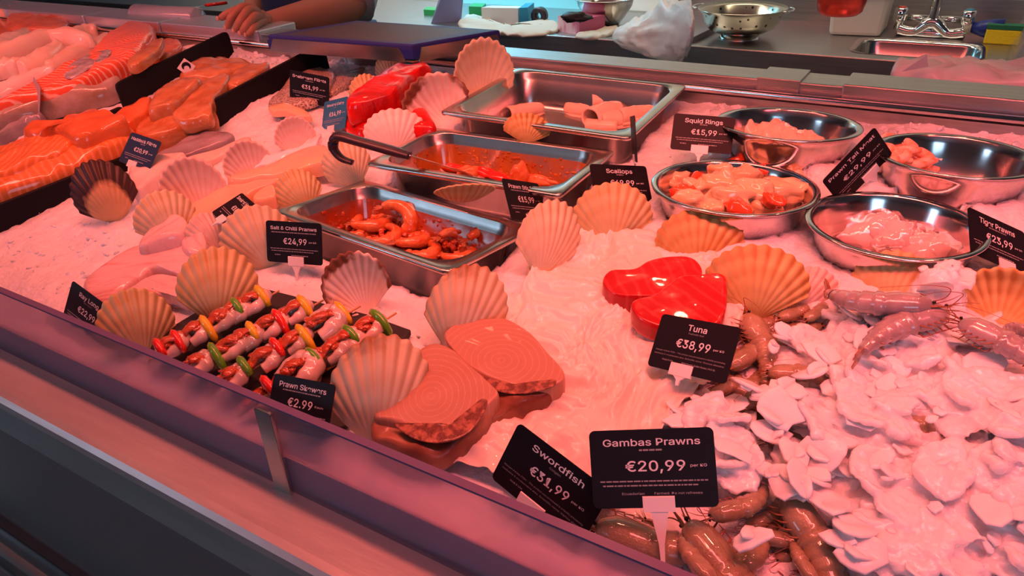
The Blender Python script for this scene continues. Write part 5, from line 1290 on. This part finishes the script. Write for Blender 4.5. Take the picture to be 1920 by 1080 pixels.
# mixing bowl behind the glove box
c = bp(1134, 46); k = .105
t = thing('mixing_bowl', 'stainless steel mixing bowl behind the pink glove box', 'bowl', c)
mk('basin', *lathe([(.05, 0), (k*.7, .03), (k*.92, .065), (k*.98, .09), (k*1.1, .092), (k*1.1, .094), (k*.96, .092), (k*.9, .065), (k*.68, .033), (.001, .006), (.001, 0)], c, 48), m_polish, t)
# boxes
def carton(name, label, fl, fr, br, hpx, mats, cat='box', base=0):
    """fl, fr: pixels of the front bottom corners; br: back bottom right; hpx: top of the front left corner"""
    A, B, C3 = bp(*fl, base), bp(*fr, base), bp(*br, base); d = C3-B
    lo, hi = 0, .4
    for _ in range(30):
        m = (lo+hi)/2
        if pix(A+Vector((0, 0, m)))[1] > hpx: lo = m
        else: hi = m
    H = Vector((0, 0, lo)); V, F = prism([A, B, B+d, A+d], H)
    o = mk(name, V, F, None, smooth=False, mats=mats, fmat=[0, 1, 2, 3, 3, 3])
    return tag(o, label, cat), A, B, d, H
m_pinkbox = M('pink_card_box', (.5, .1, .2), .5); m_pinkpat = M('pink_white_card', (.75, .55, .65), .5, col2=(.6, .15, .3), vscale=35, vmin=.45, vmax=.6, stretch=(1, 1, .3))
m_whitebox = M('white_card_box', (.62, .6, .6), .5); m_bluebox = M('blue_card_box', (.02, .25, .42), .5); m_green = M('green_plastic', (.02, .3, .08), .4)
m_cream = M('cream_cloth', (.5, .44, .37), .8, bump=.4, bscale=30); m_violet = M('violet_plastic_sheet', (.3, .28, .5), .4, bump=.2, bscale=12)
carton('glove_box', 'pink cardboard glove box with a white patterned front on the bench', (1046, 58), (1086, 66), (1134, 56), 30, [m_pinkbox, m_pinkbox, m_pinkpat, m_pinkbox])
carton('carton', 'white and grey carton with printed lines in front of the blue lit wall', (904, 44), (972, 46), (990, 42), 14, [m_whitebox, m_whitebox, m_whitebox, m_whitebox])
carton('carton', 'blue carton end just right of the white carton', (974, 47), (990, 46), (1002, 36), 15, [m_bluebox]*4)
carton('tray', 'bright green plastic tray behind the violet sheet', (795, 28), (830, 30), (835, 24), 18, [m_green]*4, 'tray')
carton('tray', 'green plastic tray behind the white carton', (880, 32), (905, 33), (912, 26), 12, [m_green]*4, 'tray')
# dark glove lying on the pink box
c = bp(1078, 32, .075)
tag(mk('glove', *blob(c, .05, .02, .018, .2, 3, .35), m_slate), 'dark glove lying on top of the pink glove box', 'glove')
c = bp(1012, 45)
t = thing('tape_roll', 'black roll of tape standing right of the blue carton', 'tape', c)
V, F = lathe([(.012, -.012), (.03, -.012), (.03, .012), (.012, .012)], (0, 0, 0), 28)
mk('roll', [c+Vector((v.x, v.z, v.y+.03)) for v in V], F, m_plastic_black, t)
# crumpled cloths and sheets on the bench
def crumple(name, outline, hgt, mat, label, cat, base=BZ, seed=0, amp=.5):
    V, F, uv = slabv(outline, 0, hgt, zf=base, seed=seed, amp=amp, n=64)
    return tag(mk(name, V, F, mat), label, cat)
crumple('paper_sheet', [(858, 44), (880, 30), (905, 40), (960, 48), (1020, 50), (1040, 40), (1046, 58), (1000, 66), (940, 64), (880, 60)], .016, m_cream, 'cream paper sheets crumpled at the front of the bench', 'paper', seed=1)
crumple('paper_stack', [(1080, 66), (1120, 58), (1150, 48), (1158, 58), (1120, 72), (1090, 72)], .012, m_cream, 'folded cream papers in front of the pink glove box', 'paper', seed=2)
vp = [bp(800, 42), bp(858, 44)]
v0, v1 = bp(808, 44), bp(862, 40)
V, F = prism([v0, v1, v1+Vector((.02, .02, .3)), v0+Vector((.16, .05, .3)), v0+Vector((.05, .02, .12))], (.0, .01, .0))
tag(mk('plastic_sheet', V, F, m_violet, smooth=False), 'violet plastic sheet standing on the bench left of the white carton', 'plastic sheet')
# white container with a plastic bag over it
m_bag = clear_film('thin_white_bag', (.88, .86, .84), .72, .35)
c0 = bp(1160, 74); c1 = bp(1245, 80)
t = thing('plastic_tub', 'low translucent tub covered by a crumpled white plastic bag', 'tub', (c0+c1)/2)
d = (c1-c0); s = Vector((0, .11, 0))
mk('tub', *prism([c0, c1, c1+s, c0+s], (0, 0, .035)), m_clip, t, smooth=False, auto=.004)
prof_ = [(1156, 66, .012, .035, .03), (1180, 68, .03, .065, .06), (1210, 68, .042, .075, .085), (1240, 66, .06, .07, .12), (1268, 62, .095, .055, .11), (1288, 58, .13, .035, .09), (1299, 56, .17, .014, .03)]
cs = catmull([bp(a_, b_, c_) for a_, b_, c_, d_, e_ in prof_], 40); rs = catmull([(d_, e_, 0) for a_, b_, c_, d_, e_ in prof_], 40); V, F = [], []; sg = 40
for i, (c, r_) in enumerate(zip(cs, rs)):
    for k in range(sg):
        a = 2*math.pi*k/sg; fold = 1+.22*(abs(nz(k*.34, i*.10, 3, 1.7))*2-.5)+.10*(abs(nz(k*.6, i*.3, 8, 1.9))*2-.5)
        V.append(Vector((c.x, c.y+math.cos(a)*r_.x*fold, max(BZ+.002, c.z+math.sin(a)*r_.y*fold*.75))))
for i in range(39):
    for k in range(sg): F.append([i*sg+k, i*sg+(k+1) % sg, (i+1)*sg+(k+1) % sg, (i+1)*sg+k])
F += [list(range(sg))[::-1], list(range(39*sg, 40*sg))]
tag(mk('plastic_bag', V, F, m_bag), 'crumpled thin white plastic bag on the bench beside the colander', 'plastic bag')
# white storage container by the sink
A, B = bp(1553, 66), bp(1650, 70); d = Vector((0, .15, 0))
t = thing('storage_container', 'white plastic storage container on the bench left of the tap', 'container', (A+B)/2)
m_wplast = M('white_translucent_plastic', (.68, .62, .54), .35, sss=.2)
lo = [A, B, B+d, A+d]; cc = sum(lo, Vector())/4
hi_ = [cc+(p-cc)*1.12+Vector((0, 0, .15)) for p in lo]
V = lo+hi_; F = [[3, 2, 1, 0], [4, 5, 6, 7]]+[[i, (i+1) % 4, 4+(i+1) % 4, 4+i] for i in range(4)]
mk('body', V, F, m_wplast, t, smooth=False, auto=.012)
rim = [cc+(p-cc)*1.17+Vector((0, 0, .125)) for p in lo]
mk('lid', *prism(rim, (0, 0, .012)), m_wplast, t, smooth=False, auto=.004)
# mixer tap
c = bp(1742, 70)
t = thing('mixer_tap', 'chrome mixer tap with two handles behind the sink', 'tap', c)
w = (bp(1810, 74)-bp(1685, 66)).length/2
mk('bridge', *tube([c+Vector((-w, 0, .02)), c+Vector((-w*.5, 0, .014)), c+Vector((0, 0, .045)), c+Vector((w*.5, 0, .014)), c+Vector((w, 0, .02))], [.018, .016, .02, .016, .018], 14, n=24), m_chrome, t)
mk('body', *tube([c+Vector((-w, 0, .012)), c+Vector((w, 0, .012))], .014, 12), m_chrome, t)
mk('spout', *tube([c+Vector((0, 0, .03)), c+Vector((0, 0, .10)), c+Vector((0, 0, .17)), c+Vector((0, -.03, .22)), c+Vector((0, -.10, .23)), c+Vector((0, -.15, .19))], [.018, .014, .012, .012, .012, .012], 14, n=32), m_chrome, t)
for sgn in (-1, 1):
    x = sgn*w
    hd_ = mk('handle', *lathe([(.001, 0), (.013, 0), (.013, .02), (.019, .026), (.019, .06), (.015, .064), (.001, .064)], c+Vector((x, 0, .02)), 10), m_chrome, t)
    mk('cap', *lathe([(.001, 0), (.012, 0), (.012, .003), (.001, .003)], c+Vector((x, 0, .0841)), 16), m_bluebox if sgn > 0 else m_coley, hd_)
    mk('flexible_hose', *tube([c+Vector((x*.8, .03, .05)), c+Vector((x*.2, .03, .05))], .011, 10), m_polish, t)
# blue bottle and sponge
c = bp(1836, 78)
t = thing('spray_bottle', 'dark blue plastic bottle lying right of the tap', 'bottle', c)
m_blue = M('dark_blue_plastic', (.015, .03, .22), .35)
mk('bottle', *tube([c+Vector((-.03, .02, .035)), c+Vector((.0, .02, .035)), c+Vector((.05, .02, .032))], [.014, .024, .034], 16), m_blue, t)
mk('cap', *tube([c+Vector((-.05, .02, .035)), c+Vector((-.03, .02, .035))], .018, 14), M('pale_cap', (.5, .45, .35), .4), t)
c = bp(1876, 84)
t = thing('sponge', 'yellow washing-up sponge with a green scourer on top, right of the blue bottle', 'sponge', c)
mk('sponge_body', *box(c.x-.045, c.x+.045, c.y, c.y+.04, BZ, BZ+.042), M('yellow_sponge', (.8, .6, .02), .9, bump=.4, bscale=200), t, smooth=False, auto=.004)
mk('scourer', *box(c.x-.045, c.x+.045, c.y, c.y+.04, BZ+.042, BZ+.054), M('green_scourer', (.02, .16, .08), .95, bump=.5, bscale=300), t, smooth=False)
# clear plastic splash sheet at the right end of the bench
g0, g1 = bp(1880, 128), bp(1900, 62)
m_clear = clear_film('clear_plastic', (.5, .4, .35), .22, .15)
V, F = prism([Vector((g0.x, g0.y, BZ)), Vector((g1.x, g1.y, BZ)), Vector((g1.x+.05, g1.y, BZ+.16)), Vector((g0.x+.08, g0.y+.03, BZ+.16))], (.006, 0, 0))
tag(mk('splash_sheet', V, F, m_clear, smooth=False), 'clear plastic splash sheet standing at the right end of the bench', 'splash sheet')

# ================================================================ things on the rear rail
# chopping board on its steel tray
zb = 1.128
A, B, C3, D = onz(501, 65, zb), onz(772, 84, zb), onz(938, 56, zb), onz(670, 38, zb)
def worn():
    m = M('blue_board_plastic', (.03, .04, .22), .5, spec=.25); nt = m.node_tree; n_ = nt.nodes; L = nt.links; b = n_['Principled BSDF']
    tc = n_.new('ShaderNodeTexCoord'); sp = n_.new('ShaderNodeSeparateXYZ'); L.new(tc.outputs['UV'], sp.inputs[0])
    def mth(op, a, bb):
        k_ = n_.new('ShaderNodeMath'); k_.operation = op
        for i, v in enumerate((a, bb)):
            if isinstance(v, (int, float)): k_.inputs[i].default_value = v
            else: L.new(v, k_.inputs[i])
        return k_.outputs[0]
    no = n_.new('ShaderNodeTexNoise'); no.inputs['Scale'].default_value = 6; no.inputs['Detail'].default_value = 6; L.new(tc.outputs['UV'], no.inputs['Vector'])
    e = mth('MAXIMUM', mth('ABSOLUTE', mth('SUBTRACT', sp.outputs[0], .5), 0), mth('ABSOLUTE', mth('SUBTRACT', sp.outputs[1], .5), 0))
    e = mth('ADD', e, mth('MULTIPLY', mth('SUBTRACT', no.outputs['Fac'], .5), .12))
    r = n_.new('ShaderNodeMapRange'); r.inputs[1].default_value = .38; r.inputs[2].default_value = .47; L.new(e, r.inputs[0])
    mx = n_.new('ShaderNodeMix'); mx.data_type = 'RGBA'; L.new(r.outputs[0], mx.inputs[0]); mx.inputs[6].default_value = (.075, .07, .075, 1); mx.inputs[7].default_value = (.03, .04, .22, 1); L.new(mx.outputs[2], b.inputs['Base Color'])
    return m
t = thing('chopping_board', 'large worn blue chopping board in a steel tray on the rear rail', 'chopping board', (A+B+C3+D)/4-Vector((0, 0, .03)))
V, F = prism([A, B, C3, D], (0, 0, -.02))
cen = (A+B+C3+D)/4
mk('board', V, F, worn(), t, smooth=False, uv=[(0, 0), (1, 0), (1, 1), (0, 1)]*2, auto=.003)
pl = [cen+(p-cen)*1.008+Vector((0, 0, -.010)) for p in (A, B, C3, D)]
def side(p, q, a, b): return prism([p.lerp(q, a), p.lerp(q, b), p.lerp(q, b-.035)+Vector((0, 0, -.028)), p.lerp(q, a+.035)+Vector((0, 0, -.028))][::1], (cen-(p+q)/2).normalized()*.003)
def side2(p, q, a, b):
    up = Vector((0, 0, .012)); dn = Vector((0, 0, -.022))
    return prism([p.lerp(q, a)+dn, p.lerp(q, b)+dn, p.lerp(q, b-.04)+up*.3, p.lerp(q, a+.04)+up*.3], (cen-(p+q)/2).normalized()*-.002)
mk('tray', *join(side2(pl[0], pl[1], .01, .955), side2(pl[1], pl[2], .05, .985), prism([p+Vector((0, 0, -.022)) for p in pl], (0, 0, .003))), m_pan, t, smooth=False)
for p in (pl[1], pl[0]):
    d = (cen-p); mk('corner', *prism([p+(pl[0]-pl[1]).normalized()*.026*(1 if p is pl[1] else -1), p, p+(pl[2]-pl[1]).normalized()*.026, p+(pl[2]-pl[1]).normalized()*.026+(pl[0]-pl[1]).normalized()*.02*(1 if p is pl[1] else -1)], (0, 0, -.016)), m_blue, t, smooth=False)
# paper pack at the right
m_sheet = clear_film('thin_sheet', (.8, .74, .74), .85, .35)
o = crumple('paper_pack', [(1672, 138), (1682, 122), (1720, 122), (1760, 118), (1830, 122), (1940, 130), (2010, 150), (1990, 172), (1900, 166), (1800, 158), (1720, 148)], .03, m_sheet, 'pack of thin white paper sheets behind the rear rail at the right', 'paper', base=1.05, seed=8, amp=.35)
p0, p1, p2 = onz(1690, 135, 1.09), onz(1740, 125, 1.09), onz(1738, 103, 1.11)
tag(mk('paper_flap', *prism([p0, p1, p2], (.0, .002, 0)), m_sheet, smooth=False), 'loose white sheet corner sticking up from the paper pack', 'paper')
shelf = thing('side_shelf', 'steel shelf behind the rear rail carrying the paper pack and film roll', 'shelf', (0, 1.42, 1.05))
mk('shelf_plate', *box(-.25, 1.5, 1.327, 1.48, 1.03, 1.042), m_steel, shelf, smooth=False)
mk('shelf_plate', *box(-3.4, -1.45, 1.362, 1.52, 1.03, 1.042), m_steel, shelf, smooth=False)
for x in (-.2, 1.3, -3.2, -1.6): mk('bracket', *box(x-.01, x+.01, 1.319, 1.46, .98, 1.03), m_dark_steel, shelf, smooth=False)
# roll of plastic film at the left
r0, r1 = onz(256, 30, 1.085), onz(374, 38, 1.085)
t = thing('film_roll', 'roll of clear plastic film lying behind the rear rail at the left', 'plastic roll', (r0+r1)/2-Vector((0, 0, .033)))
mk('film', *tube([r0, r0.lerp(r1, .03), r0.lerp(r1, .5), r0.lerp(r1, .97), r1], [.028, .033, .032, .033, .028], 24), M('film_plastic', (.36, .4, .46), .25, coat=.7, bump=.5, bscale=30), t)
mk('core', *tube([r0-(r1-r0)*.02, r1+(r1-r0)*.02], .012, 16), m_cream, t)
k0, k1, k2 = onz(355, 16, 1.075), onz(385, 10, 1.075), onz(425, 5, 1.075)
t = thing('knife', 'red-handled knife lying behind the film roll', 'knife', k1)
mk('handle', *tube([k1, k1.lerp(k2, .5), k2], [.007, .009, .008], 10, flat=.6), m_coley, t)
mk('blade', *prism([k1, k0, k1+Vector((0, .02, 0))], (0, 0, .0015)), m_polish, t, smooth=False)
# red lamp over the counter
c = ony(1578, 0, .98)
t = thing('pendant_lamp', 'copper-red heat lamp head hanging over the counter at the top edge', 'lamp', c)
lr = 38/FOC*(c-CAMP).length; ax = Vector((.12, -.1, 1)).normalized()
lb_ = c-Vector((0, 0, .004))
m_copper = M('copper_red', (.3, .08, .045), .3, .7); m_lampgrey = M('lamp_grey', (.2, .2, .22), .3, .6)
mk('shade', *lathe([(lr*.72, -.012), (lr*.9, -.008), (lr, .004), (lr*1.05, .03), (lr*1.05, .07), (lr*.8, .095), (lr*.3, .108), (lr*.16, .125), (.002, .128), (.002, .122), (lr*.12, .12), (lr*.25, .104), (lr*.76, .09), (lr*1.0, .068), (lr*1.0, .03), (lr*.95, .006), (lr*.72, -.008)], lb_, 40), m_copper, t)
mk('lens', *lathe([(.001, -.006), (lr*.74, -.009), (lr*.74, -.006), (.001, -.003)], lb_, 32), m_lampgrey, t)
mk('band', *lathe([(lr*1.055, .012), (lr*1.065, .012), (lr*1.065, .05), (lr*1.055, .05)], lb_, 40), m_lampgrey, t)
mk('cord', *tube([lb_+Vector((0, 0, .12)), (lb_.x, lb_.y, 2.752)], .004, 8), m_plastic_black, t)

# ================================================================ shop worker resting a hand on the rail
def skin_body(name, nodes, edges, parent=None, mat=m_skin, sub=2):
    me = bpy.data.meshes.new(name); me.from_pydata([tuple(p) for p, r in nodes], edges, []); me.materials.append(mat)
    o = bpy.data.objects.new(name, me); COL.objects.link(o)
    sk = o.modifiers.new('skin', 'SKIN'); sk.use_smooth_shade = True
    for v, (p, r) in zip(me.skin_vertices[0].data, nodes): v.radius = (r, r) if not isinstance(r, tuple) else r
    me.skin_vertices[0].data[0].use_root = True
    WL[o] = Vector((0, 0, 0))
    ss = o.modifiers.new('smooth', 'SUBSURF'); ss.levels = sub; ss.render_levels = sub
    if parent is not None: o.parent = parent
    return o
hip = Vector((-1.96, 1.96, .93)); chest = Vector((-1.92, 1.91, 1.28)); neck = Vector((-1.89, 1.88, 1.46))
head = Vector((-1.87, 1.84, 1.60))
wrist = ony(498, 44, 1.335); elbow = ony(668, 10, 1.62); sho = Vector((-1.73, 1.90, 1.41))
nodes = [(hip, .13), (chest, .13), (neck, .055), (head+Vector((0, 0, -.03)), .085), (head+Vector((0, 0, .07)), .08)]
edges = [(0, 1), (1, 2), (2, 3), (3, 4)]
def add(p, r, a): nodes.append((Vector(p), r)); edges.append((a, len(nodes)-1)); return len(nodes)-1
palm = ony(462, 30, 1.29)
# right arm resting on the rail (the one seen)
i = add(sho, .062, 1); i = add(sho.lerp(elbow, .5), .052, i); i = add(elbow, .046, i); i = add(elbow.lerp(wrist, .35), .047, i); i = add(elbow.lerp(wrist, .75), .035, i); iw = add(wrist, .028, i); ip = add(wrist.lerp(palm, .6), (.036, .022), iw)
# left arm hanging by the side
sl = Vector((-2.11, 1.93, 1.41)); i = add(sl, .062, 1); i = add((-2.2, 1.95, 1.16), .046, i); i = add((-2.19, 1.86, .98), .038, i); i = add((-2.18, 1.80, .90), .03, i); i = add((-2.18, 1.78, .84), (.034, .02), i); i = add((-2.175, 1.765, .77), (.026, .018), i)
for s in (-1, 1):
    i = add(hip+Vector((s*.10, 0, -.12)), .09, 0); i = add(hip+Vector((s*.11, -.02, -.46)), .062, i); i = add(hip+Vector((s*.11, .02, -.84)), .045, i); i = add(hip+Vector((s*.12, -.12, -.89)), .04, i)
person = skin_body('person', nodes, edges)
tag(person, 'person behind the counter with rolled grey sleeves, hand resting on the rear rail', 'person')
WL[person] = Vector((0, 0, 0))
# fingers rooted in the palm, curled over the rail edge
FG = [('thumb', [(478, 16), (446, 18), (426, 26), (411, 36)], [1.30, 1.275, 1.255, 1.243], .0105),
      ('index_finger', [(482, 18), (455, 12), (434, 32), (426, 54)], [1.31, 1.27, 1.235, 1.232], .0108),
      ('middle_finger', [(486, 24), (466, 18), (450, 40), (441, 60)], [1.31, 1.265, 1.228, 1.226], .0112),
      ('ring_finger', [(490, 32), (478, 30), (462, 48), (452, 64)], [1.31, 1.268, 1.230, 1.226], .0106),
      ('little_finger', [(496, 40), (486, 42), (474, 54), (462, 66)], [1.32, 1.28, 1.238, 1.230], .0095)]
for nm, pp, yy, r in FG:
    pts = [ony(px, py, y) for (px, py), y in zip(pp, yy)]
    nd = [(pts[0], r*1.25), (pts[1], r*1.15), (pts[1].lerp(pts[2], .55), r*.98), (pts[2], r*1.02), (pts[2].lerp(pts[3], .6), r*.9), (pts[3], r*.72)]
    f = skin_body(nm, nd, [(k_, k_+1) for k_ in range(5)], person)
    e = pts[3]; dn = (pts[3]-pts[2]).normalized()
    nl = Vector((0, -1, .2)).normalized()
    mk('fingernail', *blob(e-dn*.002+nl*r*.62, r*.5, r*.25, r*.6, 0, 1, 0, 10, 7), m_nail, f)
hand = join(blob(palm.lerp(wrist, .42)+Vector((0, 0, .0)), .044, .036, .022, math.atan2((palm-wrist).y, (palm-wrist).x), 2, .1, 20, 12))
mk('palm', *hand, m_skin, person)
def cloth(name, pts, rad, mat, flat=1, n=16, seg=20, up=None):
    V, F = tube(pts, rad, seg, n=n, flat=flat, up=up)
    V = [v+Vector((nz(v.x, v.y, v.z, 22), nz(v.y, v.z, v.x, 22), nz(v.z, v.x, v.y, 22)))*.008 for v in V]
    return mk(name, V, F, mat, person)
cloth('sleeve', [elbow.lerp(wrist, .03), elbow.lerp(sho, .12), sho.lerp(elbow, .5), sho, sho+Vector((-.10, .0, -.02))], [.062, .066, .074, .086, .09], m_greycloth)
cloth('sleeve', [(-2.2, 1.95, 1.12), (-2.19, 1.95, 1.2), sl, sl+Vector((.08, 0, -.02))], [.06, .066, .084, .09], m_greycloth)
cloth('shirt', [hip+Vector((0, 0, -.05)), hip.lerp(chest, .4), chest, chest.lerp(neck, .55), neck+Vector((0, 0, -.01))], [.19, .185, .2, .15, .07], m_greycloth, up=(0, -1, 0), flat=.68, seg=28)
cloth('apron', [hip+Vector((0, -.035, -.42)), hip+Vector((0, -.035, 0)), chest+Vector((0, -.03, .02)), chest+Vector((0, -.02, .08))], [.2, .2, .17, .12], m_navy, up=(0, -1, 0), flat=.66, seg=28)
cloth('trousers', [hip+Vector((-.09, .0, .04)), hip+Vector((-.11, -.02, -.46)), hip+Vector((-.11, .02, -.83))], [.12, .085, .07], m_navy)
cloth('trousers', [hip+Vector((.09, .0, .04)), hip+Vector((.11, -.02, -.46)), hip+Vector((.11, .02, -.83))], [.12, .085, .07], m_navy)
for s in (-1, 1): mk('shoe', *blob(hip+Vector((s*.115, -.06, -.885)), .05, .12, .04, 0, 3, .05, 16, 10), m_plastic_black, person)
fd = (Vector((-.9, 1.0, 1.2))-head); fd.z = 0; fd.normalize(); fs = fd.cross(Vector((0, 0, 1)))
m_hair = M('dark_hair', (.03, .02, .015), .5, bump=.5, bscale=120)
mk('hair', *blob(head-fd*.018+Vector((0, 0, .045)), .098, .1, .095, 0, 4, .06, 24, 14), m_hair, person)
mk('nose', *blob(head+fd*.098+Vector((0, 0, 0)), .014, .018, .022, 0, 1, .02), m_skin, person)
for s in (-1, 1):
    mk('eye', *blob(head+fd*.082+fs*(s*.032)+Vector((0, 0, .025)), .011, .011, .008, 0, 1, 0), m_clip, person)
    mk('ear', *blob(head+fs*(s*.09)+Vector((0, 0, .0)), .014, .02, .03, 0, 1, .05), m_skin, person)
mk('mouth', *blob(head+fd*.09+Vector((0, 0, -.04)), .022, .012, .007, math.atan2(fs.y, fs.x), 1, .05), M('lips', (.4, .12, .1), .4), person)
